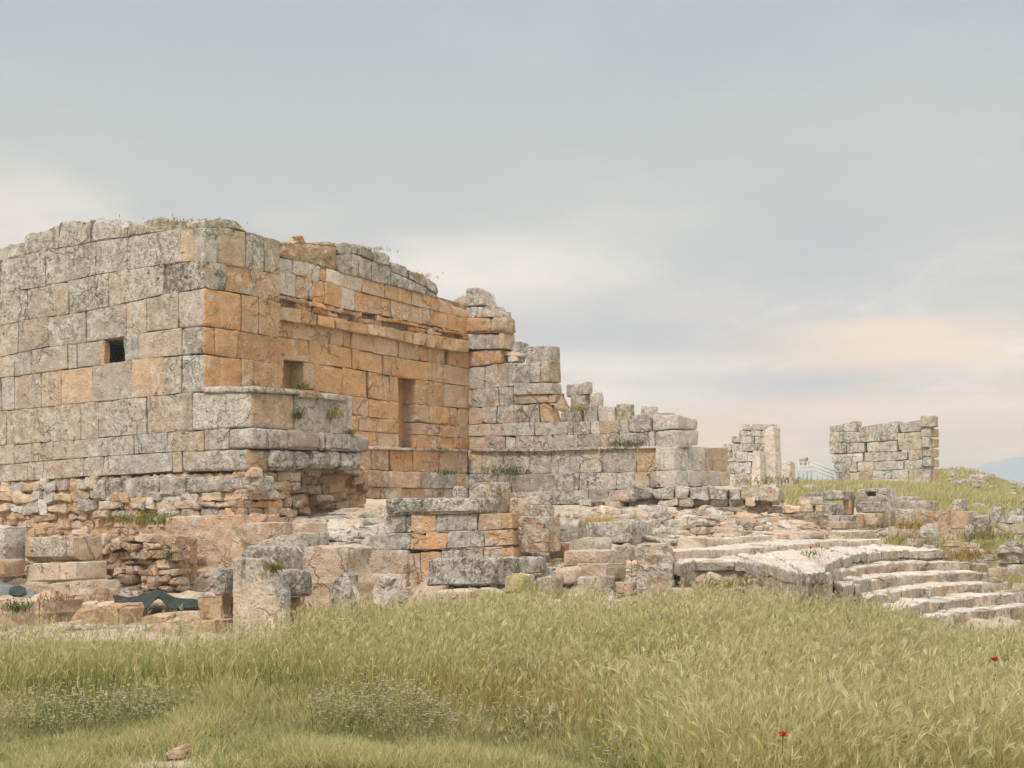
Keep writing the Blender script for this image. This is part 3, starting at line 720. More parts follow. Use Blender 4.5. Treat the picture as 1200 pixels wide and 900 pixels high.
course(wallB, [dict(xs=[322,362,412,420,448,463,500,520,549], top=Jfg, bot=Jgh, cols=[DORANGE,DORANGE,ORANGE,ORANGE,DORANGE,ORANGE,ORANGE,TAN], lich=.05)], PBr, core)
course(wallB, [dict(xs=[355,368,401,429], top=Jgh, bot=Jhi, cols=[TAN,ORANGE,ORANGE], lich=.05), dict(xs=[432,457,467], top=Jgh, bot=Jhi, cols=[ORANGE,DORANGE], lich=.05), dict(xs=[487,508,521,549], top=Jgh, bot=Jhi, cols=[lin(204,164,122),ORANGE,TAN], lich=.08)], PBr, core)
course(wallB, [dict(xs=[322,370,412,432,467], top=Jhi, bot=Jij, cols=[ORANGE,ORANGE,TAN,ORANGE], lich=.05), dict(xs=[487,508,537,549], top=Jhi, bot=Jij, cols=[TAN,ORANGE,TAN], lich=.05)], PBr, core)
course(wallB, [dict(xs=[400,420,432,467], top=Jij, bot=Jjk, cols=[ORANGE,TAN,ORANGE], lich=.05), dict(xs=[487,515,535,549], top=Jij, bot=Jjk, cols=[TAN,ORANGE,TAN], lich=.05)], PBr, core)
course(wallB, [dict(xs=[400,441,467], top=Jjk, bot=Jkl, cols=[ORANGE,TAN], lich=.05), dict(xs=[487,512,532,549], top=Jjk, bot=Jkl, cols=[ORANGE,DORANGE,lin(204,150,110)], lich=.05)], PBr, core)
mb = MB(); row(mb, PBr.shift(.22), [405,433,480,515,549], [(400,520),(433,523),(549,526)], [(400,525),(433,527),(549,530)], PALE, .3, None, gap=.02, depth=.5); mb.build('ledge', M_STONE, wallB)
course(wallB, [dict(xs=[400,422,434,457,483,515,549], top=Jkl, bot=Jlm, cols=[lin(206,176,146),lin(204,176,148),lin(206,164,122),lin(200,150,104),ORANGE,TAN], lich=[.1,.1,.1,.1,.15,.3], plane=PBr.shift(.16))], PBr.shift(.16), core)
course(wallB, [dict(xs=[400,410,428,455,492,505], top=Jlm, bot=Jmn, cols=[TAN,GREY,lin(180,150,122),TAN,DGREY], lich=.45, plane=PBr.shift(.45), depth=.8), dict(xs=[505,535,549], top=Jlm, bot=Jmn, cols=[GREY,TAN], lich=.4, plane=PBr.shift(.45), depth=.8)], PBr.shift(.4), core)
course(wallB, [dict(xs=[400,446,470,520,549], top=Jmn, bot=Jn, cols=[lin(198,160,124),PINK,lin(198,160,124),GREY], lich=.2, plane=PBr.shift(.42), depth=.8)], PBr.shift(.4), core)
# niches
mb = MB()
for (xa, xb, t0, t1, b0, b1) in ((330,357,419,424,457,460),(465,489,441,445,528,530)):
    mb = MB(); quadblock(mb, PBr.shift(-.34), xa, xb, t0, t1, b0, b1, lin(196,150,106), .08, depth=.3, gap=0); mb.build('niche_back', M_STONE, wallB)
mb = MB(); row(mb, PBr, [322,331], Jgh, Jhi, TAN, .1, core); mb.build('niche_jamb', M_STONE, wallB)
core.build('rubble_core', M_RUBBLE, wallB)

ORANGE, DORANGE, TAN = _O, _D, _T; row = _row
# --- grey stepped face to the right --------------------------------------
wallC = thing('ruined_wall', PC.o+np.array([0, 0, 1.6])+DE*3, 'grey ashlar wall of stepped broken outline running right from the orange face', 'wall', 'faces of the great ruined building')
core = MB()
_row = row
def row(*a, **k): k.setdefault('depth', .45); k.setdefault('coredepth', (.12, .42)); _row(*a, **k)
mb = MB()
shape(mb, PC, (543,546), (570,565), [(543,342),(547,337),(563,337),(567,341),(570,358)], [(543,360),(570,358)], jit(GREY), .9, depth=.5, erode=.10, r=.09)
shape(mb, PC, 531, 546, [(531,349),(540,346),(546,352)], [(528,366),(546,372)], lin(190,172,150), .3, depth=.7, erode=.1, r=.06)
row(mb, PC.shift(.02), [545,552,559,566,580], [(545,360),(586,358)], [(545,373),(586,371)], [GREY,PALE,GREY,GREY], .6, None)
shape(mb, PC, 580, 588, [(580,363),(588,366)], 372, GREY, .5, depth=.4)
mb.build('top_block', M_STONE, wallC)
course(wallC, [dict(xs=[526,574,592], top=[(526,371),(549,373),(600,371)], bot=[(526,391),(549,392),(574,390),(600,390)], cols=[lin(192,152,116),lin(176,156,134)], lich=[.2,.55], erode=.07, r=.06)], PC.shift(.08), core)
course(wallC, [dict(xs=[536,547,569,584,590], top=[(536,392),(600,390)], bot=[(536,409),(569,409),(600,408)], cols=[TAN,GREY,GREY,TAN], lich=[.1,.75,.7,.2])], PC.shift(.03), core)
course(wallC, [dict(xs=[527,546,586], top=[(527,412),(600,408)], bot=[(527,430),(546,430),(586,425)], cols=[TAN,lin(198,156,118)], lich=[.15,.15], r=.05)], PC, core)
mb = MB()
rubble_face(mb, PC.shift(-.15), 582, 606, [(582,408),(606,413)], [(582,426),(606,424)], 7, 12, [TAN, PALE, PINK], .3)
shape(mb, PC.shift(-.3), 597, 609, 400, 418, GREY, .6, depth=.4)
mb.build('rubble_fill', M_RUBBLE, wallC)
strip(core, PC, 549, 586, 362, 362, 430, 428, (.2, .42))
Jc1=[(545,432),(586,426),(653,422)]; Jc2=[(545,457),(601,453),(602,449),(653,447)]; Jc2b=[(545,457),(601,453),(660,449)]
Jc3=[(545,478),(601,475),(657,472)]; Jc4=[(545,498),(608,495),(657,495),(700,493),(762,491),(797,487)]
course(wallC, [dict(xs=[545,568,582,600], top=Jc1, bot=Jc2, cols=[GREY,GREY,A1], lich=.5), dict(xs=[600,621,633,644], top=Jc1, bot=Jc2, cols=[DGREY,GREY,lin(184,160,136)], lich=[.7,.5,.5])], PC, core)
mb = MB()
row(mb, PC, [549,553,585,601], Jc2b, Jc3, [TAN,DGREY,GREY], .5, core)
quadblock(mb, PC.shift(.04), 602, 647, 449, 448, 463, 462, GREY, .45, depth=.4); quadblock(mb, PC.shift(.0), 602, 650, 462.5, 461.5, 473, 472, lin(188,166,142), .3, depth=.4)
mb.build('stone_course', M_STONE, wallC)
mb = MB()
row(mb, PC, [549,565,582,612,632], Jc3, Jc4, [TAN,GREY,lin(180,158,138),DGREY], [.2,.5,.5,.6], core)
shape(mb, PC, 633, (649,643), [(633,473),(643,473),(649,482)], 495, lin(203,168,132), .2, depth=.4)
mb.build('stone_course', M_STONE, wallC)
Jc5=[(545,511),(600,511),(666,510),(725,508),(762,506),(797,503)]; Jc6=[(545,527),(600,528),(725,525),(797,523)]
Jc7=[(545,555),(600,556),(740,553),(797,551)]; Jc8=[(545,572),(600,577),(740,573),(797,570)]; Jc9=[(545,590),(640,592),(742,588)]
course(wallC, [dict(xs=[549,580,588,607,626,664,672,692,703,726,737,763], top=Jc4, bot=Jc5, cols=[TAN,PINK,GREY,PALE,GREY,A1,A1,PALE,A2,GREY,GREY], lich=.5)], PC, core)
course(wallC, [dict(xs=[549,568,592,604,638,677,705,726,747], top=Jc5, bot=Jc6, cols=[TAN,A1,PALE,A2,GREY,A1,A2,GREY], lich=.4), dict(xs=[747,768], top=Jc5, bot=Jc6, cols=[GREY], lich=.7)], PC, core)
mb = MB()
def q2(xa, xb, ya, yb, za, zb, cA, lA, cB, lB, off=0.0):
    quoin(mb, PC.shift(off), xa, PC2.shift(off), xb, 795, ya[0],ya[1],ya[2], za[0],za[1],za[2], jit(cA), lA, jit(cB), lB, r=.04)
q2(763, 818, (485,485,491),(0,0,0), (506,503,504),(0,0,0), PALE,.6,PALE,.5)
q2(768, 819, (506,503,504),(0,0,0), (525,523,522),(0,0,0), PALE,.6,PALE,.5)
mb.build('corner_block', M_STONE, wallC)
mb = MB(); row(mb, PC.shift(.2), [549,580,620,660,700,745,797], [(545,525),(600,526),(797,521)], [(545,529),(600,530),(797,525)], GREY, .5, None, gap=.02, depth=.5); mb.build('ledge', M_STONE, wallC)
Jd6=[(795,523),(820,522),(822,524),(857,524)]; Jd7=[(795,551),(860,553)]; Jd8=[(795,570),(860,569)]
course(wallC, [dict(xs=[549,565,590,610,621,646,662,680,705,746], top=Jc6, bot=Jc7, cols=[TAN,A1,A1,PALE,A1,PALE,GREY,PALE,GREY], lich=.5, plane=PC.shift(.1)), dict(xs=[746,790], top=Jc6, bot=Jc7, cols=[lin(204,174,138)], lich=.3, plane=PC.shift(.1)),
   dict(xs=[790,812,826,853], top=Jd6, bot=Jd7, cols=[PALE,PALE,lin(205,182,154)], lich=[.5,.5,.25], plane=PC2.shift(.1))], PC.shift(.1), core)
course(wallC, [dict(xs=[549,575,600,640,679,699,723,743,762,792], top=Jc7, bot=Jc8, cols=[DGREY,DGREY,DGREY,DGREY,PALE,PALE,PALE,TAN,GREY], lich=[.6,.7,.7,.9,.7,.6,.5,.2,.6], plane=PC.shift(.3), depth=1.2),
   dict(xs=[790,807,826,843,856], top=Jd7, bot=Jd8, cols=[PALE,PALE,PALE,PINK], lich=[.6,.3,.2,.2], plane=PC2.shift(.15))], PC.shift(.2), core)
course(wallC, [dict(xs=[560,600,635,690,713,745], top=Jc8, bot=Jc9, cols=[GREY,PINK,GREY,DGREY,GREY], lich=.6, plane=PC.shift(.5), depth=.9)], PC.shift(.4), core)
mb = MB()
row(mb, Plane(W(860,600,32.2), np.array([.93,-.2,0])), [742,766,790,806,830,852,868,890,914], [(742,570),(766,574),(790,569),(806,573),(830,570),(852,574),(868,571),(890,569),(914,573)], [(742,584),(914,587)], [DGREY,GREY,PALE,GREY,PINK,GREY,lin(190,172,150),PINK], .6, None, depth=1.6, erode=.09, chip=.2, nchip=7, amp=.03)
rubble_face(mb, Plane(W(860,600,32.4), np.array([.93,-.2,0])), 780, 960, [(780,584),(960,583)], [(780,606),(960,600)], 8, 18, [PINK, SOIL, TAN, PALE], .2, prot=.4)
rubble_face(mb, PC.shift(.45), 690, 800, [(690,586),(745,576),(800,571)], [(690,612),(800,612)], 8, 20, [GREY, PINK, TAN, PALE], .5, prot=.3)
mb.build('rubble_footing', M_RUBBLE, wallC)
cc = PBr.hit(549, 600)+(DA+DB)*.015; zt = PBr.hit(549, 372)[2]; c8 = np.empty((2, 2, 2, 3))
for i_, pa in enumerate((DA*1.1, np.zeros(3))):
    for k_, pb in enumerate((DB*1.1, np.zeros(3))):
        for j_, zz_ in enumerate((1.2, zt)): q_ = cc+pa+pb; q_[2] = zz_; c8[i_, j_, k_] = q_
V = c8.reshape(8, 3); core.add(V, np.array([[1, 5, 7, 3], [4, 0, 2, 6], [0, 1, 3, 2], [5, 4, 6, 7], [3, 7, 6, 2], [0, 4, 5, 1]]), np.array([.34, .26, .18, .2]))
core.build('rubble_core', M_RUBBLE, wallC)
row = _row
for o in (wallA, wallB, wallC): o['kind'] = 'thing'
# ------------------------------------------------------------------ single stones and low masonry
def P3(px, Y, z): return np.array([(px-HX)/F*Y, Y, z])
def stone(name, label, cat, Y, x0, x1, top, bot, col, lich=.4, d=None, depth=.6, group=None, mat=None, sub=None, plane=None, **kw):
    """a stone that lies loose: its own top-level object"""
    xa = np.mean(x0); xb = np.mean(x1)
    pln = plane or Plane(W((xa+xb)/2, 600, Y), DE if d is None else d)
    # the receding side must stay inside the outline too
    pc_ = pln.hit(xb, 620); pb_ = pc_-pln.n; sh = (HX+F*pb_[0]/pb_[1])-xb; wdt = abs(xb-xa)
    depth = min(depth, max(.12, .38*wdt/max(abs(sh), 1e-3))); sh *= depth
    mv = lambda x, k: tuple(q_+k for q_ in x) if isinstance(x, tuple) else x+k
    if sh > 0: x1 = mv(x1, -sh*.9)
    else: x0 = mv(x0, -sh*.9)
    mb = MB(); shape(mb, pln, x0, x1, top, bot, col, lich, depth=depth, **kw)
    if sub:
        for s_ in sub: shape(mb, pln.shift(s_.pop('off', 0.0)), s_.pop('x0'), s_.pop('x1'), s_.pop('top'), s_.pop('bot'), s_.pop('col', col), s_.pop('lich', lich), **s_)
    return tag(mb.build(name, mat or M_STONE), label, cat, group)
SPECK = 1.0
B = lambda x0, y0, x1, y1, Y, **k: dict(x0=x0, x1=x1, top=k.pop('top', [(x0, y0), (x1, y0)]), bot=k.pop('bot', y1), Y=Y, **k)
FRONT = np.array([1.0, -0.12, 0])
def st(name, label, cat, b, col, lich=.4, **kw):
    return stone(name, label, cat, b.pop('Y'), b.pop('x0'), b.pop('x1'), b.pop('top'), b.pop('bot'), col, lich, **b, **kw)

# loose stones on the wall tops
G1 = 'loose blocks on the broken wall tops'
pcs = PC.shift(-.05)
stone('stone_block', 'flat grey block lying alone as the lid of the broken wall tower', 'stone block', 0, 616, 656, [(616,406),(656,405)], 425, jit(GREY), .7, plane=pcs, chip=.03, nchip=3, erode=.015, depth=.4, group=G1, r=.03)
stone('stone_block', 'tan block tipped diagonally against the tower of stacked blocks', 'stone block', 0, (649,658), (668,660), [(645,470),(652,462),(662,460),(668,472)], [(645,474),(657,483),(668,478)], lin(194,166,134), .3, plane=pcs, chip=.03, nchip=3, erode=.015, depth=.22, group=G1)
stone('stone_block', 'tilted grey slab perched highest on the rubble right of the tower', 'stone block', 0, 664, 694, [(664,451),(694,446)], [(664,465),(694,461)], jit(GREY), .6, plane=pcs, chip=.03, nchip=3, erode=.015, depth=.22, group=G1)
stone('stone_block', 'brown-grey stone squeezed under the tilted grey slab', 'stone block', 0, 668, 692, 462, 481, lin(172,154,130), .4, plane=pcs, chip=.03, nchip=3, depth=.22, group=G1, erode=.05)
stone('boulder', 'pale rounded stone standing beside the tilted grey slab', 'stone', 0, 691, 707, [(691,462),(699,458),(704,461),(707,468)], 480, PALE, .5, plane=pcs, chip=.03, nchip=3, erode=.015, depth=.4, group=G1, r=.12)
stone('stone_block', 'mossy lumpy grey boulder filling the gap at the foot of the tower', 'stone block', 0, 656, 686, [(656,484),(664,479),(686,479)], 498, lin(160,150,120), .8, plane=pcs, chip=.03, nchip=3, depth=.22, group=G1, r=.12, erode=.05)
stone('stone_block', 'narrow upright stone wedged between the mossy boulder and grey blocks', 'stone block', 0, 684, 705, [(686,476),(703,471)], 497, GREY, .5, plane=pcs, chip=.03, nchip=3, erode=.015, depth=.22, group=G1)
stone('stone_block', 'pale square block in the middle of the stepped wall top', 'stone block', 0, 701, 725, 476, 496, PALE, .5, plane=pcs, chip=.03, nchip=3, erode=.015, depth=.22, group=G1)
stone('stone_block', 'yellow-mossed square block on the stepped wall top', 'stone block', 0, 722, 744, 473, 495, lin(170,158,118), .8, plane=pcs, chip=.03, nchip=3, erode=.015, depth=.22, group=G1)
stone('stone_block', 'long flat stone on the wall top beneath a small loose block', 'stone block', 0, 740, 791, [(742,487),(760,483),(791,484)], [(742,493),(791,489)], GREY, .5, plane=pcs, chip=.03, nchip=3, erode=.015, depth=.22, group=G1)
stone('stone_block', 'small flat block sitting alone near the right end of the stepped wall', 'stone block', 0, 751, 771, 475.5, 487, PALE, .4, plane=pcs, chip=.03, nchip=3, erode=.015, depth=.4, group=G1)
pbs = PBr.shift(-.15)
stone('stone_block', 'small ochre stone sitting on top of the orange wall', 'stone block', 0, (338,341), (360,355), [(338,281),(341,278),(352,275.5),(360,277)], 287, lin(186,140,80), .3, plane=pbs, depth=.5, group=G1, r=.08)
stone('stone_block', 'flat brown slab lying on top of the orange wall', 'stone block', 0, 368, 395, [(368,282.5),(395,284.5)], 291, lin(178,150,116), .4, plane=pbs, depth=.6, group=G1)

# footing stones that slid out below the plinth
G2 = 'fallen blocks by the plinth'
stone('stone_block', 'rounded grey block jutting out under the plinth corner', 'stone block', 28.6, 268, 319, [(268,562),(285,558),(315,559),(319,562)], [(268,572),(319,577)], jit(GREY), .7, depth=.8, group=G2, r=.1)
stone('stone_block', 'small wedge stone resting on the jutting block below the plinth', 'stone block', 28.5, 287, 308, [(287,556),(293,548),(307,549)], 559, lin(205,180,156), .2, depth=.4, group=G2)

# plastered vault remains
t = thing('plastered_vault', P3(268, 28.2, .6), 'smooth tan plaster remains of a curved vault behind the marble pillar stub', 'vault')
mb = MB(); pv = Plane(W(268, 600, 28.4), DE)
shape(mb, pv, 190, 300, [(190,606),(300,603)], [(190,712),(300,712)], lin(208,178,150), .05, depth=.6, amp=.03, erode=.05, freq=4); mb.build('plaster_wall', M_RUBBLE, t)
mb = MB(); shape(mb, pv.shift(.25), 244, 352, [(244,690),(252,664),(264,642),(277,624),(290,614),(310,612),(352,613)], [(244,702),(352,702)], lin(218,190,162), .08, depth=.7, amp=.012, erode=.02, r=0); mb.build('vault_shell', M_STONE, t)
mb = MB(); shape(mb, pv.shift(.42), (276,276), 335, [(276,617),(285,613),(335,612)], [(276,628),(290,637),(335,640)], lin(186,158,128), .4, depth=.5); mb.build('arch_stone', M_STONE, t)

# marble pillar stub and the slabs around it
t = thing('pillar_stub', P3(303, 22, .0), 'tall pale upright slab with broken top corner standing in the grass', 'pillar')
mb = MB(); pp = Plane(W(303, 600, 22), FRONT)
shape(mb, pp, 273, 333, [(273,656),(280,654),(312,656),(325,672),(327,688),(333,693)], [(273,750),(333,750)], lin(220,200,178), .1, depth=.35, r=0, colT=(*lin(204,194,180), 1.0), amp=.010, chip=.06, nchip=2, erode=.015)
mb.build('shaft', M_STONE, t)
mb = MB(); shape(mb, pp.shift(-.36), 282, 334, [(282,668),(326,668)], 700, lin(180,168,152), 1.0, depth=.2); mb.build('back_block', M_STONE, t)
G3 = 'stones around the pillar stub'
st('stone_block', 'black-speckled grey block butting the left side of the pillar stub', 'stone block', B(249,667,274,698,22.3, d=FRONT), lin(158,150,138), 1.15, depth=.5, group=G3, r=.06)
st('stone_block', 'black-speckled rounded block butting the right side of the pillar stub', 'stone block', B(326,668,364,702,22.3, d=FRONT, top=[(326,668),(358,670),(364,676)], bot=[(326,702),(355,700),(364,695)]), lin(162,152,138), 1.15, depth=.5, group=G3, r=.09)
st('stone_block', 'brown earthy stone in shade under the speckled rounded block', 'stone block', B(331,700,358,744,22.6, d=FRONT), lin(186,152,118), .1, depth=.5, group=G3, mat=M_RUBBLE)
st('stone_slab', 'grey streaked slab lying just above the pillar stub', 'stone slab', B(275,642,352,690,23.6, top=[(275,656),(283,655),(284,641),(336,641),(352,655)]), lin(184,172,158), .85, depth=.8, group=G3, amp=.02)
st('stone_slab', 'long wedge of grey marble sloping up behind the streaked slab', 'stone slab', B(294,620,382,668,25.2, top=[(294,637),(330,628),(370,621),(382,620)]), lin(190,178,162), .75, depth=1.0, group=G3)
st('rock', 'big leaning pale plaster-faced rock right of the pillar stub', 'rock', B(353,640,434,735,23.6, top=[(353,648),(356,640),(418,641),(431,651),(434,662)]), lin(216,190,162), .0, depth=1.0, group=G3, amp=.05, erode=.10, r=.08, colT=(*lin(206,182,158), .35), freq=1.6)
st('rock', 'upright black and white speckled rock beside a thin leaning slab', 'rock', B(387,671,420,728,22.6, top=[(387,690),(394,674),(401,671),(410,672),(420,690)]), lin(196,186,174), 1.2, depth=.5, group=G3, r=.08)
st('stone_slab', 'thin pale slab leaning in the grass against the plastered pier', 'stone slab', dict(Y=22.3, x0=(424,411), x1=(436,416), top=[(400,684),(440,684)], bot=[(400,726),(440,726)], d=FRONT), lin(216,198,174), .15, depth=.12, group=G3, r=.02)

# low pier of masonry in the middle
t = thing('masonry_pier', P3(520, 25.8, .6), 'low stepped pier of orange and grey blocks under a long speckled capstone', 'pier')
pm = Plane(W(520, 600, 26.4), np.array([.93, -.37, 0]))
mb = MB(); core = MB()
row(mb, pm, [450,482,511,559,588,601], [(450,604),(601,601)], [(450,625),(601,620)], [PALE,lin(204,168,126),DGREY,lin(196,166,136),ORANGE], [1.1,.1,.7,.3,.05], core); mb.build('stone_course', M_STONE, t)
mb = MB(); row(mb, pm, [434,481,499,525,568,602], [(434,627),(602,621)], [(434,646),(602,640)], [GREY,ORANGE,ORANGE,DGREY,DORANGE], [.8,.05,.05,.6,.05], core); mb.build('stone_course', M_STONE, t)
mb = MB(); row(mb, pm, [476,493,517,542,566,604], [(476,648),(604,641)], [(476,672),(604,658)], [TAN,lin(200,162,118),GREY,TAN,ORANGE], [.1,.1,.5,.2,.1], core); row(mb, pm, [474,495,520], [(474,668),(520,668)], [(474,700),(520,700)], [lin(196,160,124),TAN], .1, core); mb.build('stone_course', M_STONE, t)
mb = MB(); quadblock(mb, pm.shift(.08), 428, 478, 645, 644, 678, 676, lin(190,166,140), .45, depth=.7, erode=.06, r=.05); mb.build('plastered_block', M_STONE, t)
mb = MB(); shape(mb, pm.shift(.12), 424, 476, [(424,672),(476,672)], 722, lin(216,196,178), .08, depth=.7, r=.02); mb.build('plastered_block', M_STONE, t)
mb = MB(); quadblock(mb, pm.shift(.1), 451, 560, 584, 583.5, 603.5, 602, lin(190,180,166), 1.15, depth=.9, r=.05, erode=.05); mb.build('capstone', M_STONE, t)
core.build('rubble_core', M_RUBBLE, t)
G4 = 'blocks by the low pier'
st('stone_block', 'square tan and grey block standing on the right end of the low pier', 'stone block', B(548,565,597,603,27.0, top=[(548,566),(597,565)]), lin(190,168,142), .6, depth=.8, group=G4)
st('stone_block', 'small speckled lump beside the square block on the low pier', 'stone block', B(530,570,549,586,26.8), PALE, 1.1, depth=.5, group=G4, r=.1)
st('stone_block', 'low pinkish stone right of the square block on the pier', 'stone block', B(597,584,622,607,27.0), PINK, .3, depth=.6, group=G4)
st('stone_block', 'broken dark lump behind the big orange and grey block', 'stone block', B(621,592,649,612,27.4), lin(178,156,130), .8, depth=.6, group=G4, r=.1, erode=.1)
st('stone_block', 'big orange block with a grey lichened right half beside the low pier', 'stone block', B(600,605,655,648,26.0, top=[(600,605),(640,606),(655,610)]), lin(196,158,122), .75, depth=.9, group=G4, erode=.08, r=.05)
st('stone_block', 'grey cubic block shaded beneath, right of the big orange and grey block', 'stone block', B(650,609,689,635,27.2), lin(166,158,148), .7, depth=.8, group=G4, r=.06)
st('stone_block', 'long grey block with a bleached flat top left of the staircase', 'stone block', B(688,611,762,636,27.6, top=[(688,612),(762,611)]), lin(182,172,158), .8, depth=.9, group=G4, r=.04)
st('stone_slab', 'mossy pale slab lying under the grey cubic block', 'stone slab', B(666,631,716,650,26.4, top=[(666,634),(690,630),(716,631)]), lin(196,184,164), .4, depth=.7, group=G4)
st('stone_block', 'tan stone in the shade beneath the grey cubic block', 'stone block', B(644,636,670,654,26.6), lin(176,142,108), .2, depth=.6, group=G4)
st('stone_slab', 'tan flat ledge stone left of the rough reddish pillar stub', 'stone slab', B(660,645,722,664,25.2), PINK, .25, depth=.7, group=G4)
st('stone_slab', 'pinkish stone ledge below the tan flat ledge', 'stone slab', B(675,661,731,680,24.4), lin(198,172,146), .3, depth=.6, group=G4, erode=.07)
st('stone_block', 'low grey stone at the right of the tan ledge behind the pillar stub', 'stone block', B(718,640,750,664,25.8), lin(180,164,142), .5, depth=.6, group=G4)
st('stone_block', 'long low black-speckled block lying below the orange courses', 'stone block', B(501,653,606,686,24.6, top=[(501,655),(606,653)]), lin(186,176,162), 1.15, depth=.7, group=G4, r=.06, erode=.06)
st('stone_block', 'grey flat block continuing the long speckled block to the right', 'stone block', B(606,653,640,672,24.8), lin(166,158,146), .8, depth=.6, group=G4)
st('stone_slab', 'flat pale pink slab at the edge of the tall grass below the speckled block', 'stone slab', B(512,691,574,714,22.6, top=[(512,691),(552,691),(556,696),(574,699)]), lin(214,190,168), .1, depth=.5, group=G4, r=.03)
st('rock', 'small rock with bright yellow lichen on its left half', 'rock', B(588,672,626,696,23.6, top=[(588,677),(598,672),(615,674),(626,682)]), lin(190,172,112), .6, depth=.5, group=G4, r=.1)
st('rock', 'low grey rock beside the yellow lichened rock', 'rock', B(626,676,660,698,23.8, top=[(626,678),(640,673),(660,676)]), lin(190,170,148), .6, depth=.5, group=G4, r=.1)
st('stone_slab', 'thin slab with a white top lying in weeds left of the reddish pillar stub', 'stone slab', B(676,676,719,690,23.2), lin(208,194,176), .5, depth=.5, group=G4, r=.02)
st('rock', 'pink earthy rock behind the thin white topped slab', 'rock', B(648,664,682,684,24.2, top=[(648,668),(665,664),(682,668)]), PINK, .3, depth=.5, group=G4, r=.1)
st('stone_slab', 'pale slab half buried at the foot of the reddish pillar stub', 'stone slab', B(718,682,748,698,23.4), lin(206,180,152), .2, depth=.4, group=G4)
t = thing('pillar_stub', P3(767, 23.4, .4), 'rough pillar stub, grey speckled left and reddish tan right, standing before the staircase', 'pillar')
mb = MB(); pp2 = Plane(W(767, 600, 23.4), FRONT)
shape(mb, pp2, 745, 789, [(745,641),(749,637),(784,638),(789,646)], 708, lin(196,170,144), .75, depth=.6, r=.05, erode=.06, amp=.03); mb.build('shaft', M_STONE, t)

# stones of the lower left, by the pit
G5 = 'great slabs on the left bank'
st('stone_slab', 'eroded pale slab at the left edge, topmost of the bank', 'stone slab', B(-40,618,29,662,27.5), PALE, .35, depth=1.2, group=G5, erode=.1, amp=.04)
st('stone_slab', 'large slab with a dirt-topped surface just above the palest long slab', 'stone slab', B(29,628,116,661,27.0, top=[(29,630),(114,629)], bot=[(29,660),(116,656)]), lin(200,176,148), .55, depth=1.2, group=G5, erode=.06)
st('stone_block', 'brown block over a dark hollow at the left edge', 'stone block', B(-40,656,29,674,26.6), lin(182,152,122), .3, depth=.9, group=G5)
st('stone_slab', 'palest long slab in the middle of the left bank', 'stone slab', B(28,657,122,684,26.4, top=[(28,662),(122,657)], bot=[(28,682),(122,678)]), lin(210,188,164), .12, depth=1.2, group=G5, r=.03)
st('stone_slab', 'broad flat slab at the lip of the pit beside the grey sheet', 'stone slab', B(44,680,138,706,25.6, top=[(44,685),(90,681),(136,679)], bot=704), lin(206,182,156), .15, depth=1.4, group=G5)
st('stone_block', 'square earthy block under the broad flat slab', 'stone block', B(86,690,137,716,25.2), lin(196,164,132), .1, depth=.8, group=G5, mat=M_RUBBLE)
st('earth_bank', 'low crumbling bank of pinkish earth in front of the grey sheet', 'earth bank', B(-40,700,91,752,23.4, top=[(-40,704),(40,701),(91,706)]), SOIL, .0, depth=1.4, group=G5, mat=M_RUBBLE, amp=.07, erode=.12, r=.1, freq=3)
st('rock', 'broad brownish rock between the earth bank and the green sheet', 'rock', B(88,711,166,752,22.8, top=[(88,714),(130,710),(152,712),(166,726)]), lin(192,160,126), .1, depth=1.0, group=G5, mat=M_RUBBLE, amp=.06, erode=.1, r=.08, freq=2.5)
st('rock', 'smooth pinkish rock just in front of the green sheet', 'rock', B(162,720,210,736,22.8, top=[(162,724),(180,719),(210,720)]), lin(204,172,140), .1, depth=.6, group=G5, r=.08)
st('stone_slab', 'pale flat slab at the right end of the green sheet', 'stone slab', B(206,717,247,733,22.7), lin(208,182,154), .1, depth=.6, group=G5, r=.03)
st('rock', 'jagged rock pile corner stone at the left of the pillar stub', 'rock', B(232,696,275,730,22.7, top=[(232,702),(242,697),(275,699)]), lin(194,164,132), .2, depth=.6, group=G5, amp=.06, erode=.12, freq=4)
st('rock', 'low pink rock in the grass below the pale flat slab', 'rock', B(172,725,216,756,22.2, top=[(172,735),(190,726),(216,730)]), lin(206,176,144), .1, depth=.6, group=G5, r=.1, amp=.04)
st('rock', 'wide rough block in the grass against the pillar stub', 'rock', B(212,727,273,758,22.3), lin(200,170,136), .12, depth=.6, group=G5, erode=.08, amp=.04)
st('stone_slab', 'pale stone edge showing just above the grass before the earth bank', 'stone slab', B(42,744,104,762,22.0), lin(214,198,178), .1, depth=.4, group=G5)
t = thing('rubble_wall', P3(165, 27.6, .35), 'crumbling wall of brown field stones at the back of the pit', 'wall'); t['kind'] = 'thing'
mb = MB(); pr = Plane(W(165, 600, 27.9), DE)
rubble_face(mb, pr, 108, 204, [(108,632),(150,626),(204,628)], [(108,712),(204,712)], 10, 13, [SOIL, BROWN, lin(194,162,128), PINK], .05, prot=.22, fill=.85, wild=.8)
mb.build('stone_facing', M_RUBBLE, t)
mb = MB(); strip(mb, pr, 104, 186, 632, 630, 720, 720, (.2, .9), col=lin(180,144,108)); mb.build('rubble_core', M_RUBBLE, t)
st('stone_block', 'small pale stone lying on the left of the green sheet', 'stone', B(155,692,168,701,24.4), lin(208,186,160), .1, depth=.25, r=.05)

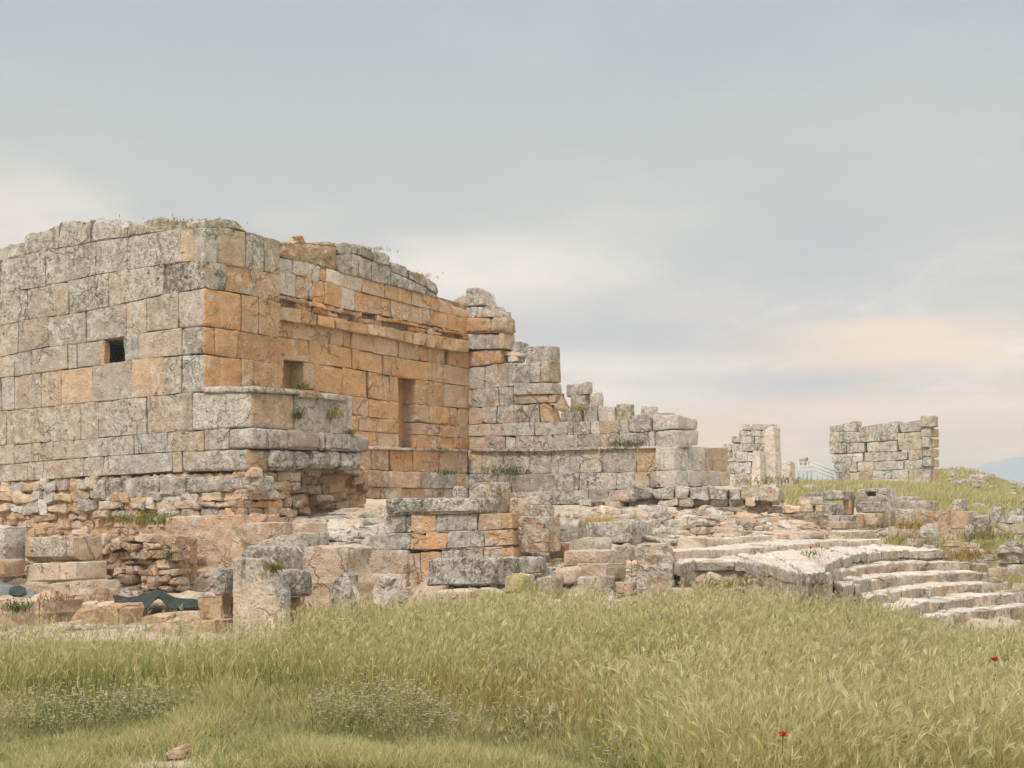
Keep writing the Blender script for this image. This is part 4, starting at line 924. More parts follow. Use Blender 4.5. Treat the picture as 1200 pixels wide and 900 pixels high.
# sheets of tarpaulin, draped over the stones
def sheet(name, label, outline, Y0, Y1, mat, nu=64, nv=24, fold=.06):
    """cloth whose near edge and far edge are drawn; folds run through it, thickness 1 cm"""
    near, far = outline; U = np.linspace(0, 1, nu); Vv = np.linspace(0, 1, nv); pts = np.zeros((nv, nu, 3))
    xs = [p[0] for p in near]; xf = [p[0] for p in far]
    for i, u in enumerate(U):
        a = xs[0]+(xs[-1]-xs[0])*u; b = xf[0]+(xf[-1]-xf[0])*u
        pn = W(a, pl(near, a), Y0); pf = W(b, pl(far, b), Y1)
        for j, v in enumerate(Vv): pts[j, i] = pn*(1-v)+pf*v
    nz = fbm(pts.reshape(-1, 3)*np.array([4.6, 3.0, 2.0])+9, 3).reshape(nv, nu); edge = np.sin(np.pi*np.clip(np.linspace(0, 1, nv), .05, .95))[:, None]
    pts[:, :, 2] += nz*fold*(0.4+edge)
    top = pts.reshape(-1, 3); bot = top-np.array([0, 0, .012]); I = np.arange(nu*nv).reshape(nv, nu); N = nu*nv
    Q = np.stack([I[:-1, :-1], I[:-1, 1:], I[1:, 1:], I[1:, :-1]], -1).reshape(-1, 4); Q2 = Q[:, ::-1]+N
    ring = np.concatenate([I[0], I[1:, -1], I[-1, -2::-1], I[-2:0:-1, 0]]); r2 = np.roll(ring, -1)
    mb = MB(); mb.add(np.concatenate([top, bot]), np.concatenate([Q, Q2, np.stack([ring, ring+N, r2+N, r2], 1)]), np.array([.1, .1, .1, 0]))
    return tag(mb.build(name, mat), label, 'tarpaulin', 'sheets left on the dig')
sheet('tarpaulin', 'dark green sheet crumpled between stones at the foot of the pit wall', ([(134,703),(150,704),(164,715),(172,712),(186,697),(198,712),(216,712),(233,713)], [(132,699),(150,699),(166,694),(186,692),(204,700),(218,702),(232,702)]), 23.7, 24.5, M_TARP, fold=.055)
sheet('tarpaulin', 'grey sheet spread on the stones at the left edge', ([(-40,705),(20,703),(36,699),(49,699)], [(-40,676),(0,681),(20,688),(47,697)]), 24.2, 25.3, M_TARP2, fold=.05)
sheet('tarpaulin', 'dark green rolled end of cloth lying over the grey sheet', ([(10,696),(22,697),(30,694)], [(12,688),(22,686),(30,689)]), 24.6, 24.9, M_TARP, nu=14, nv=8, fold=.03)

# ------------------------------------------------------------------ staircase and landing
stair = thing('stone_staircase', P3(1000, 25, .3), 'broad worn marble staircase with a cracked pale landing', 'staircase')
YY = np.array([0.08, 1.0, 0])
def sweep(mb, pts, hgt, backs, nblk, riser, tread, lich=.6, r=.025, step=.06, amp=.014, erode=.045, drop=.0):
    """a worn step laid along a curved front edge: pts (px, py, z), backs = vectors (or far-edge points) to the rear, cut into nblk stones"""
    p = np.array([q_ if len(q_) == 3 and isinstance(q_, np.ndarray) else onz(*q_) for q_ in pts]); bk = np.array(backs, float)
    if len(bk) != len(p): bk = np.stack([np.interp(np.linspace(0, 1, len(p)), np.linspace(0, 1, len(bk)), bk[:, k]) for k in range(3)], -1)
    sl = np.concatenate([[0], np.cumsum(np.linalg.norm(np.diff(p, axis=0), axis=1))]); T = sl[-1]
    cuts = np.linspace(0, T, nblk+1); cuts[1:-1] += rng.normal(size=nblk-1)*T/nblk*.18
    for c0, c1 in zip(cuts[:-1], cuts[1:]):
        dep = float(np.linalg.norm([np.interp((c0+c1)/2, sl, bk[:, k]) for k in range(3)])); L = np.array([c1-c0, hgt, dep]); rr = min(r, .3*L.min())
        ax = [axis_pts(L[k], rr, step*(1 if k < 2 else 1.5)) for k in range(3)]
        lv, q_ = lattice(*[len(a)-1 for a in ax]); x = np.stack([ax[k][lv[:, k]] for k in range(3)], 1)
        inner = np.clip(x, rr, L-rr); d = x-inner; nrm = d/(np.linalg.norm(d, axis=1, keepdims=True)+1e-9); x = inner+nrm*rr
        edge = np.clip((1-np.abs(nrm).max(1))/.3, 0, 1); off = rng.random(3)*100
        n1 = fbm(x*4+off, 3); n2 = fbm(x*4.5+off+31, 2)
        x = x+nrm*(amp*n1-erode*edge*np.clip(n2+.3, 0, 1.2)-.6*erode*np.clip(n2-.4, 0, 1)+amp*.8*fbm(x*np.array([1.2, 12, 1.2])+off, 2)*(np.abs(nrm[:, 1]) < .7))[:, None]
        x = chips(x, L, int(rng.integers(1, 4)), min(.07, .3*L.min()))
        u = np.clip(x[:, 0]+.003+(c0), -.02, T+.02); v = x[:, 1]/hgt; w_ = x[:, 2]/dep
        fr = np.stack([np.interp(u, sl, p[:, k]) for k in range(3)], -1); b_ = np.stack([np.interp(u, sl, bk[:, k]) for k in range(3)], -1)
        P = fr-UP*(hgt*(1-v))[:, None]+b_*(1-w_)[:, None]-UP*(rng.normal()*.011)
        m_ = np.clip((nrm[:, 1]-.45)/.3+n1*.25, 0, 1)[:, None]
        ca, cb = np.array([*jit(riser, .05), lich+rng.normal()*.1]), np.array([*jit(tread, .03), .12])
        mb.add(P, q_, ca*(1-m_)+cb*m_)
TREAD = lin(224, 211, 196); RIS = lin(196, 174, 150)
WY = lambda pts, Ya, Yb: [W(x_, y_, Ya+(Yb-Ya)*(x_-pts[0][0])/(pts[-1][0]-pts[0][0])) for x_, y_ in pts]
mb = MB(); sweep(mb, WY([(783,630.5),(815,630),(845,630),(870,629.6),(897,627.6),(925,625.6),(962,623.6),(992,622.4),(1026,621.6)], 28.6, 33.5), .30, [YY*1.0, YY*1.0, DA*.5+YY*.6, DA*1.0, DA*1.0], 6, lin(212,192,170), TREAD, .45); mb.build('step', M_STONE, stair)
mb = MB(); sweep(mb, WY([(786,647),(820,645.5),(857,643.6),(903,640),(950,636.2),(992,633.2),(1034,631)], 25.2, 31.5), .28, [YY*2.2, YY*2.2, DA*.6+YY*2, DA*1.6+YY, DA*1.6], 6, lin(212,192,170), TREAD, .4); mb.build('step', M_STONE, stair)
Fp = [onz(*q_) for q_ in ((797,661,1.0),(817,657.5,1.0),(846,657,1.0),(872,657,1.0),(897,662,.99),(921,667,.975),(947,672,.96),(966,669.5,.963))]+[W(970,662,22.6),W(985,654,25.4),W(1000,649.5,26.7),W(1025,645.5,28.2),W(1060,643.6,29.4),W(1112,643.4,30.5)]
Bp = WY([(797,659.2),(810,657.5),(832,655.0),(857,652),(880,650),(900,648),(922,646.2),(947,644.2),(962,643),(975,642),(985,641),(1005,639.3),(1034,637.2),(1050,636.8)], 25.6, 32.0)
mb = MB(); sweep(mb, Fp, .16, [b_-a+DA*.3 for a, b_ in zip(Fp, Bp)], 15, lin(200,180,158), TREAD, .8, erode=.09, amp=.03); mb.build('landing', M_STONE, stair)
mb = MB(); sweep(mb, [p_+YY*.07-UP*.14 for p_ in Fp], .75, [b_-a for a, b_ in zip(Fp, Bp)], 14, lin(190,164,138), lin(200,178,152), .6, erode=.08, amp=.03); mb.build('landing_base', M_STONE, stair)
mb = MB(); sweep(mb, [(943,673.5,.93),(976,671.5,.93)], .36, [YY*.5, YY*.5], 1, lin(206,190,170), TREAD, .6); mb.build('landing_edge', M_STONE, stair)
def flight(*pts): return [W(*q_) for q_ in pts]
for pts, nb in ((flight((974,670,23.6),(996,666,25.4),(1018,662.3,26.8),(1055,659,28.3),(1095,658.4,28.9),(1137,658.3,29.4)), 5),
                (flight((988,688,22.4),(1005,683.5,23.7),(1026,679,25.0),(1067,673.3,26.8),(1117,671,27.7),(1164,670,28.3)), 6),
                (flight((1016,701,22.8),(1030,696.5,23.7),(1063,691,25.1),(1109,686,26.5),(1150,683.6,27.2),(1187,682.4,27.7)), 5),
                (flight((1044,717,22.4),(1063,711.5,23.2),(1100,704,24.9),(1142,699,26.2),(1200,695,27.3),(1270,692,28.2)), 6),
                (flight((1080,726,23.2),(1105,720.6,24.05),(1150,715,25.2),(1200,709.5,26.5),(1270,704.5,27.7)), 5)):
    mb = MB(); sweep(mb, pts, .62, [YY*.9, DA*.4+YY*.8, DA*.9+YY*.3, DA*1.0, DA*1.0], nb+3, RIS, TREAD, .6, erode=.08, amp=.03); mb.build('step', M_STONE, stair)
G6 = 'stones beside the staircase'
st('boulder', 'rounded pinkish boulder in front of the cracked landing', 'boulder', B(811,672,853,704,22.6, top=[(811,684),(818,676),(832,672),(846,676),(853,686)], d=FRONT), lin(198,176,158), .5, depth=.7, group=G6, r=.16, amp=.03)
st('stone_slab', 'flat pale stone in the grass left of the rounded pinkish boulder', 'stone slab', B(789,690,812,706,22.2, d=FRONT), lin(216,194,170), .2, depth=.4, group=G6)
st('stone_slab', 'small grey flat block in the weeds before the landing', 'stone slab', B(879,679,908,692,22.6, d=FRONT), lin(192,182,166), .7, depth=.4, group=G6)
st('stone_slab', 'long low pinkish kerb stone in the grass before the landing', 'stone slab', B(842,688,930,704,22.0, top=[(842,691),(880,688),(930,690)], d=FRONT), lin(206,180,152), .3, depth=.4, group=G6)
st('rock', 'rough low rock under the corner slab of the landing', 'rock', B(944,690,972,706,22.0, top=[(944,692),(960,688),(972,692)], d=FRONT), lin(190,164,136), .4, depth=.5, group=G6)

# masonry rows behind the staircase
G7 = 'rows of blocks behind the staircase'
st('stone_slab', 'long pinkish row of paving edge just above the upper step', 'stone slab', B(872,606,966,626,32.0, top=[(872,608),(905,606),(966,605)], d=np.array([.9,.43,0])), lin(206,178,150), .3, depth=1.0, group=G7)
st('stone_slab', 'pale flat topped slab above the pinkish row', 'stone slab', B(912,594,952,607,34.0), lin(206,188,166), .4, depth=.8, group=G7)
st('stone_block', 'rounded lichened block left of the lintel stone', 'stone block', B(935,574,963,594,37.0, top=[(935,580),(944,575),(963,575)]), GREY, .8, depth=.8, group=G7, r=.1)
st('stone_block', 'dark lintel stone spanning two low blocks behind the staircase', 'stone block', B(961,575,1001,586,37.0), DGREY, .8, depth=.7, group=G7)
st('stone_block', 'orange low block holding up the dark lintel', 'stone block', B(988,585,1002,604,37.2), lin(196,158,120), .1, depth=.5, group=G7)
st('stone_block', 'grey rough block below the dark lintel', 'stone block', B(956,590,990,606,36.0), lin(160,148,130), .9, depth=.7, group=G7, erode=.1, r=.08)
st('stone_slab', 'flat grey slab below the rough block and lintel', 'stone slab', B(970,604,1005,613,35.0), GREY, .6, depth=.7, group=G7)
st('stone_slab', 'thin ledge stone at the right end of the upper step', 'stone slab', B(958,611,1004,620,34.0), lin(190,170,144), .4, depth=.7, group=G7)
mb = MB(); p_ = Plane(W(1020, 600, 37), DE)
t = thing('socketed_block', P3(1022, 37, 1.6), 'grey block with a square dark socket cut in its face', 'stone block', G7)
shape(mb, p_, 1003, 1016, [(1003,574),(1016,573)], 589, GREY, .6, depth=.7); shape(mb, p_, 1026, (1041,1036), [(1026,572),(1036,572),(1041,576)], 589, GREY, .6, depth=.7)
shape(mb, p_, 1014, 1028, 572.5, 576.5, GREY, .6, depth=.7); shape(mb, p_, 1014, 1028, 582, 589, GREY, .6, depth=.7); shape(mb, p_.shift(-.25), 1013, 1029, 574, 585, DGREY, .3, depth=.4)
mb.build('block_face', M_STONE, t); mb = MB(); shape(mb, p_.shift(.04), 1003, (1046,1044), 588, 601, lin(176,166,150), .8, depth=.7); mb.build('lower_block', M_STONE, t)
st('stone_block', 'narrow upright tan block below the socketed block', 'stone block', B(1003,602,1013,618,35.0), lin(202,172,136), .1, depth=.5, group=G7)
st('stone_block', 'low tan block in the row under the socketed block', 'stone block', B(1014,602,1034,616,35.0), lin(196,172,140), .4, depth=.6, group=G7)
st('stone_block', 'dark weedy block between the tan block and the pale wall end', 'stone block', B(1034,600,1051,617,35.2), lin(150,138,112), .7, depth=.6, group=G7)
st('stone_slab', 'narrow slab half hidden in grass above the long grey block', 'stone slab', B(1046,582,1080,590,38.5), lin(192,178,156), .5, depth=.5, group=G7)
st('stone_slab', 'long grey block lying in the slope grass under the far wall', 'stone slab', B(1052,587,1100,599,37.0), lin(186,174,156), .6, depth=.6, group=G7)
t = thing('retaining_wall', P3(1090, 34, 1.1), 'low orange retaining wall with pale end blocks, behind a leaning white block', 'wall', G7); t['kind'] = 'thing'
pw_ = Plane(W(1090, 600, 34), DE); mb = MB()
row(mb, pw_, [1050,1072], 597, 623, [lin(200,184,164)], .7, depth=.7); row(mb, pw_, [1072,1114], [(1072,599),(1114,598)], 622, [lin(200,158,114)], .2, depth=.6); row(mb, pw_, [1114,1134], 599, 620, [lin(202,172,142)], .15, depth=.7); mb.build('upper_course', M_STONE, t)
mb = MB(); row(mb, pw_.shift(.05), [1040,1052,1066,1084], 617, 634, [PINK,TAN,TAN], .2, depth=.7); row(mb, pw_, [1100,1114,1134], 619, 636, [lin(190,164,134),lin(200,172,144)], .3, depth=.7); mb.build('lower_course', M_STONE, t)
st('stone_block', 'leaning white block standing in front of the orange retaining wall', 'stone block', dict(Y=32.6, x0=(1079,1077), x1=(1102,1098), top=[(1070,618),(1078,617),(1088,613),(1099,616),(1105,622)], bot=634), lin(214,202,188), .15, depth=.5, group=G7, r=.03)
st('stone_block', 'mottled block standing on the right end of the retaining wall', 'stone block', B(1116,585,1133,600,34.2), PALE, .9, depth=.5, group=G7)
st('stone_block', 'grey flat block right of the retaining wall', 'stone block', B(1134,604,1160,616,33.8), GREY, .9, depth=.7, group=G7)
st('boulder', 'round grey stone like a column drum end below the grey flat block', 'stone', B(1128,614,1141,632,33.0, top=[(1128,620),(1132,615),(1138,615),(1141,621)]), PALE, .7, depth=.5, group=G7, r=.12)
st('rock', 'dark overgrown stone heap behind the round grey stone', 'rock', B(1139,614,1162,634,33.6), lin(140,132,110), .8, depth=.7, group=G7, r=.15, erode=.15)
st('stone_block', 'small grey block half sunk in the slope at right', 'stone block', B(1160,594,1178,604,37.0), lin(176,164,144), .7, depth=.5, group=G7)
st('rock', 'rough grey rock at the right edge above the low tan row', 'rock', B(1182,594,1204,614,35.5, top=[(1182,600),(1192,595),(1204,596)]), GREY, .9, depth=.7, group=G7, r=.12, erode=.12)
t = thing('retaining_wall', P3(1190, 34, 1.0), 'low tan row of blocks at the right edge in the hillside', 'wall', G7); t['kind'] = 'thing'
mb = MB(); p_ = Plane(W(1190, 600, 34), DE); row(mb, p_, [1160,1180,1200,1225,1260], 604, 613, GREY, .8, depth=.7); mb.build('upper_course', M_STONE, t)
mb = MB(); row(mb, p_, [1168,1186,1202,1230,1260], 613, 626, [lin(200,176,146)], .2, depth=.6); mb.build('lower_course', M_STONE, t)
st('rock', 'dark rough boulder heap at the right edge below the slope', 'rock', B(1166,638,1215,664,29.0, top=[(1166,646),(1172,640),(1190,638),(1215,644)]), lin(146,136,112), .9, depth=1.0, group=G7, r=.2, erode=.2, amp=.06)
for i, (x0, y0, x1, y1, Y, lb) in enumerate(((1158,666,1182,676,27.5,'thin flat stone right of the long lower steps'),(1180,662,1206,674,27.0,'bleached low stone at the right edge beside the steps'),(1112,643,1130,650,31.0,'flat stone at the right end of the landing edge'),(1152,650,1168,658,30.0,'tan flat stone in the weeds right of the landing'),
     (1108,634,1124,641,31.5,'small pale slab between the landing and the retaining wall'),(1060,632,1082,640,32.0,'pale square stone at the foot of the retaining wall'),(1185,684,1215,692,25.0,'small step-like stone at the right edge between two steps'))):
    st('stone_slab', lb, 'stone slab', B(x0,y0,x1,y1,Y), jit(lin(200,178,150)), .4, depth=.5, group=G7)

# ------------------------------------------------------------------ far structures
t = thing('ruined_pier', P3(880, 50, 2.4), 'ruined stone pier with stepped left side, between the grey wall and the pale standing slabs', 'pier')
pf = Plane(W(880, 600, 50), DE)
def frow(mb, y0, y1, xs, cols, lich): row(mb, pf, xs, y0, y1, cols, lich, depth=.45, step=.10, gap=.006, chip=.06, erode=.02)
for (y0, y1, xs) in ((497,504,[869,882,904]),(504,511,[866,880,893,904]),(511,520,[857,868,884,904]),(520,529,[846,857,871,888,904]),(529,541,[847,862,876,884,904]),(541,555,[848,866,880,904]),(555,576,[848,862,882,904])):
    mb = MB(); frow(mb, y0, y1, xs, [jit(PALE,.1) for _ in xs], .8); mb.build('stone_course', M_STONE, t)
G8 = 'pale standing slabs by the pier'
st('standing_slab', 'short pale standing slab leaning on the front of the pier', 'standing slab', dict(Y=48.4, x0=(880,882), x1=(897,895), top=[(879,531),(884,529),(896,530)], bot=574), lin(226,212,198), .0, depth=.4, group=G8, r=0, chip=.05, erode=.02)
st('standing_slab', 'tallest pale plastered slab standing at the right end of the pier', 'standing slab', dict(Y=48.6, x0=896, x1=(917,913), top=[(895,504),(899,501),(909,498),(914,505)], bot=576), lin(222,208,194), .0, depth=.7, group=G8, r=0, chip=.06, erode=.02)
st('standing_slab', 'square pale pillar standing right of the tallest slab', 'standing slab', B(916,540,931,575,48.0), lin(224,210,196), .0, depth=.6, group=G8, r=0, chip=.04, erode=.02)

t = thing('ruined_wall', P3(1035, 66, 2.6), 'isolated speckled grey ashlar wall with a pilaster on its right end, on the grassy hill', 'wall'); t['kind'] = 'thing'
pf = Plane(W(1035, 600, 66), DE)
TF = lambda a, b_: [(970,a),(1082,b_)]
FR = [((500,493),(505,506),[972,989,1003],None),((500,493),(513,507),[1006.5,1014,1038,1052.5],.9),((496,492),(507,505),[1054.5,1079],.95),((505,508),(519,519),[972,988,1000,1015],.9),((508,507),(518,516),[1015,1025,1052],1.0),((508,506),(521,515),[1052,1060,1079],.4),
  ((519,519),(532,530),[972,992,1013],.9),((519,516),(530,529),[1016,1031,1051],.6),((516,515),(528,527),[1053,1066,1080],.35),((532,530),(543,541),[975,999,1011],.8),((530,529),(541,540),[1013,1038],.7),((530,529),(541,538),[1038,1063],.6),((528,527),(541,538),[1064,1081],.5),
  ((543,541),(554,553),[977,1004],.8),((541,540),(552,550),[1005,1024,1059],.6),((541,538),(552,549),[1060,1081],.6),((554,553),(580,580),[979,996,1007],.5),((551,551),(563,560),[1007,1022,1045,1065],.7),((551,549),(562,560),[1065,1082],.5),((562,560),(582,582),[1007,1023,1048,1065,1082],.4)]
mb = MB()
for (a, b_), (c_, d_), xs, l in FR:
    tp = [(xs[0], a), (xs[-1], b_)]; bt = [(xs[0], c_), (xs[-1], d_)]
    warm = l is not None and l < .55
    row(mb, pf, xs, tp, bt, [lin(208,188,162) if warm else jit(PALE, .08) for _ in xs], .8 if l is None else l, depth=.6, step=.10, gap=.006, r=.012, erode=.02, chip=.07)
mb.build('ashlar_facing', M_STONE, t)
mb = MB()
for (y0, y1, xa, xb, o_) in ((487,500,1078,1102,.25),(500,512,1079,1098,.15),(512,524,1080,1096,.22),(524,536,1081,1097,.1),(536,547,1081,1098,.2),(547,576,1081,1097,.12)):
    shape(mb, pf.shift(o_+.2), xa, xb-7, y0, y1, jit(lin(192,180,164)), .7, depth=.45, r=.05, step=.12)
    shape(mb, pf.shift(.05), 1086, 1095 if y0 > 490 else 1093, y0+2, y1, jit(lin(206,170,132)), .15, depth=.55, r=.04, step=.12)
mb.build('pilaster', M_STONE, t)

def bar(mb, a, b_, w_):
    a = np.array(a, float); b_ = np.array(b_, float); d = (b_-a)/np.linalg.norm(b_-a); s_ = np.cross(d, [0, 1, 0]); s_ = s_/np.linalg.norm(s_); u = np.cross(s_, d)
    V = [p+s_*sx*w_+u*sy*w_ for p in (a, b_) for sx, sy in ((-1,-1),(1,-1),(1,1),(-1,1))]
    mb.add(V, [[0,1,2,3],[7,6,5,4],[0,4,5,1],[1,5,6,2],[2,6,7,3],[3,7,4,0]], np.array([.8,.8,.8,0]))
t = thing('handrail', P3(952, 76, 2.7), 'white metal railing with a sloping ramp on the hill between pier and far wall', 'railing')
Yr = 76
for x in (931,936,941,946,951):
    mb = MB(); bar(mb, W(x, 541.5, Yr), W(x, 563, Yr), .022); mb.build('post', M_RAIL, t)
for y in (541.5, 547, 552.5):
    mb = MB(); bar(mb, W(930, y, Yr), W(953, y, Yr), .02); mb.build('rail', M_RAIL, t)
for dy in (0, 4, 8):
    mb = MB(); bar(mb, W(952, 541.5+dy, Yr), W(977, 552+dy, Yr), .028); mb.build('sloping_rail', M_RAIL, t)
for x, y in ((958,544),(964,546.5),(970,549),(976,551.5)):
    mb = MB(); bar(mb, W(x, y, Yr), W(x, 568, Yr), .022); mb.build('post', M_RAIL, t)
st('stone_block', 'tiny grey stack of stones seen above the white railing', 'stone block', B(936,535.5,947,545,79, top=[(936,538),(941,536),(947,535.5)]), lin(178,166,150), .7, depth=.6)

# ------------------------------------------------------------------ rubble too small to count
def rubble(name, specs, mat=M_RUBBLE):
    mb = MB(); lv, q = lattice(4, 4, 4)
    base = lv/2.0-1; sph = base/np.linalg.norm(base, axis=1, keepdims=True); base = 0.55*base+0.6*sph
    for (pxa, pxb, Ya, Yb, n, s0, s1, cols, l, *fl) in specs:
        fl = fl[0] if fl else 1.0
        px = rng.uniform(pxa, pxb, n); Y = rng.uniform(Ya, Yb, n); X = (px-HX)/F*Y; Z = ground_z(X, Y)
        for i in range(n):
            s = s0*(s1/s0)**(rng.random()**1.8)
            sc = np.array([1, rng.uniform(.55, 1), rng.uniform(.3, .65)*fl])*s*.5; a = rng.random()*6.28
            R = np.array([[math.cos(a), -math.sin(a), 0], [math.sin(a), math.cos(a), 0], [0, 0, 1]]); tl = rng.normal()*.25
            T = np.array([[1, 0, 0], [0, math.cos(tl), -math.sin(tl)], [0, math.sin(tl), math.cos(tl)]])
            bs = chips(base+1.15, np.array([2.3, 2.3, 2.3]), 4, .9)-1.15
            v = bs*(1+.18*vnoise(bs*1.4+rng.random(3)*90)[:, None])
            v = (v*sc)@T.T@R.T+np.array([X[i], Y[i], Z[i]+sc[2]*.35])
            mb.add(v, q, np.array([*jit(cols[int(rng.integers(len(cols)))], .1), l+rng.normal()*.1]))
    return tag(mb.build(name, mat, smooth=False), kind='stuff')
RC2 = [lin(204,182,160), lin(208,188,168), lin(198,174,150), lin(214,200,184), lin(190,176,160)]
RC = [PINK, SOIL, PALE, lin(206,188,168), lin(196,182,166), lin(214,200,182), GREY]
rubble('rubble', [(90,330,22.2,28,1500,.02,.09,RC2,.1),(400,760,21.5,28,1300,.02,.09,RC2,.2),(320,480,26,30,700,.02,.10,RC2,.2),(330,470,25.8,29.5,190,.25,.75,[PALE,PINK,lin(212,196,176)],.5,.45),(330,450,27,31,260,.15,.5,RC,.3,.5),(800,960,29.5,34,120,.25,.7,RC2,.3,.4),(600,800,26,31,110,.2,.6,RC2,.5,.5),(30,240,27.5,29.4,160,.12,.45,RC2,.15,.5),(90,260,22.4,26,200,.08,.4,RC2,.1,.6),(320,470,25.5,29.5,420,.08,.5,RC,.3),(430,560,27.5,32,320,.08,.55,RC,.4),(-60,330,28,30.5,420,.06,.3,RC,.1),(-40,330,22.3,27,420,.05,.3,RC,.1),
   (600,800,24,31,620,.05,.32,RC,.35),(790,965,29.5,34.5,2000,.04,.24,RC2,.2),(560,860,30,33,420,.08,.4,RC,.5),(760,960,21.5,23.5,120,.06,.25,RC,.3),(960,1220,29,37,320,.08,.45,RC,.4),(430,760,22,25,220,.05,.25,RC,.3),(1108,1160,68,73,34,.15,.5,[GREY,DGREY,TAN],.8),(1150,1215,66,73,30,.2,.6,[GREY,DGREY],.8),(940,1210,39,62,70,.12,.5,[GREY,PALE],.7)])
# ------------------------------------------------------------------ grass and flowers
def blades(base, h, lean, az, wd, col, nseg=3, face=None, curve=1.6, col2=None, tipw=.08):
    """strips that rise and bend: base (n,3), height, lean (m at the tip), azimuth of lean, width, colour"""
    n = len(base); t = np.linspace(0, 1, nseg+1)
    face = rng.random(n)*math.pi if face is None else face
    fx, fy = np.cos(face)*wd*.5, np.sin(face)*wd*.5
    P = np.zeros((n, nseg+1, 2, 3))
    for k, tt in enumerate(t):
        bend = lean*tt**curve; drop = np.clip(lean/np.maximum(h, .01), 0, 1.5)**2*.35*h*tt**2.5
        c = base+np.stack([np.cos(az)*bend, np.sin(az)*bend, h*tt-drop], -1)
        w_ = 1-(1-tipw)*tt**1.5
        off = np.stack([fx*w_, fy*w_, np.zeros(n)], -1)
        P[:, k, 0] = c-off; P[:, k, 1] = c+off
    V = P.reshape(-1, 3); m = (nseg+1)*2
    q = np.array([[2*k, 2*k+1, 2*k+3, 2*k+2] for k in range(nseg)])
    Q = (np.arange(n)[:, None, None]*m+q[None]).reshape(-1, 4)
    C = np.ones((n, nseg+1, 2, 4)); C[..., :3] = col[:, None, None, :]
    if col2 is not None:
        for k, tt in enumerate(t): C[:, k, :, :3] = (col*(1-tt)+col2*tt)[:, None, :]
    tip = P[:, -1].mean(1); d = P[:, -1].mean(1)-P[:, -2].mean(1); d /= np.linalg.norm(d, axis=1, keepdims=True)+1e-9
    return (V, Q, C.reshape(-1, 4)), tip, d
def awns(tip, d, ln, wd, col, n_each=4, spread=.28):
    """a seed head: a fan of fine bristles going on in the direction of the stalk, drooping a little"""
    out = []
    for k in range(n_each):
        n = len(tip); r = rng.normal(size=(n, 3))*spread; dd = d+r; dd /= np.linalg.norm(dd, axis=1, keepdims=True)
        L = ln*rng.uniform(.6, 1.0, n)
        side = np.cross(dd, rng.normal(size=(n, 3))); side /= np.linalg.norm(side, axis=1, keepdims=True)+1e-9; side *= (wd*.5)[:, None]
        p0 = tip-d*0.02; p1 = p0+dd*(L*.55)[:, None]-np.array([0, 0, .0]); p2 = p0+dd*L[:, None]-np.stack([L*0, L*0, L*.15], -1)
        V = np.stack([p0-side*.5, p0+side*.5, p1-side, p1+side, p2-side*.15, p2+side*.15], 1).reshape(-1, 3)
        Q = (np.arange(n)[:, None, None]*6+np.array([[0, 1, 3, 2], [2, 3, 5, 4]])[None]).reshape(-1, 4)
        C = np.ones((n, 6, 4)); C[..., :3] = col[:, None, :]
        out.append((V, Q, C.reshape(-1, 4)))
    return out
def scatter(n, pxa, pxb, Ya, Yb, pw_=1.0):
    px = rng.uniform(pxa, pxb, n); u = rng.random(n); k = pw_+1
    Y = (Ya**k+(Yb**k-Ya**k)*u)**(1/k); return px, Y
def place(px, Y): X = (px-HX)/F*Y; return np.stack([X, Y, ground_z(X, Y)-.01], -1)
def mixc(n, cols, s=.12):
    c = np.array(cols)[rng.integers(0, len(cols), n)]; return np.clip(c*(1+rng.normal(size=(n, 1))*s), 0.005, .8)
def join(name, parts, mat, kind='stuff', parent=None):
    mb = MB()
    for V, Q, C in parts: mb.add(V, Q, C)
    o = mb.build(name, mat, parent, smooth=True); return tag(o, kind=kind) if kind else o

GK = 1.04
gG = [lin(154,156,88,GK), lin(168,166,98,GK), lin(140,145,80,GK), lin(180,174,112,GK)]
gY = [lin(180,167,112,GK), lin(168,157,100,GK), lin(188,175,126,GK)]
gS = [lin(202,190,148,GK), lin(192,180,136,GK), lin(182,172,126,GK)]
gO = [lin(186,146,70,GK), lin(176,134,62,GK)]
FRONTB = lambda px: np.interp(px, [-100,330,480,650,740,800,900,1300], [13.3,13.3,12.6,12.2,10.5,8.6,7.4,7.2])
BACKB = lambda px: np.interp(px, [-100,250,330,430,600,940,1000,1060,1300], [17.2,17.4,18.6,20.0,20.6,20.9,20.8,19.6,18.8])
def clump(base): return np.clip(1.5*fbm(np.stack([base[:, 0]*1.0, base[:, 1]*.6, base[:, 0]*0+3], -1), 3), -1, 1)
def field(n, pxa, pxb):
    px, Y = scatter(n, pxa, pxb, 7.2, 21.0, .35)
    if pxb > 1280: sd_ = [scatter(int(n*.14), -500, pxa, 7.2, 21.0, .35), scatter(int(n*.17), pxb, 1750, 7.2, 21.0, .35)]; px = np.concatenate([px]+[q_[0] for q_ in sd_]); Y = np.concatenate([Y]+[q_[1] for q_ in sd_])
    n = len(px); k = (Y > FRONTB(px)+rng.normal(size=n)*.45) & (Y < BACKB(px)+rng.normal(size=n)*.3)
    return px[k], Y[k]
darkz = lambda px, Y: np.clip(sum(np.exp(-(((px-a)/b_)**2+((Y-c)/d_)**2)) for a, b_, c, d_ in ((792,45,14.8,1.0),(880,60,18.7,.9),(980,60,18.9,.8),(610,35,13.6,.8),(60,140,14.2,.7),(330,120,14.0,.7),(1175,35,14.5,1.4),(700,50,16.5,.8),(500,50,17.5,.7))), 0, 1)
parts = []
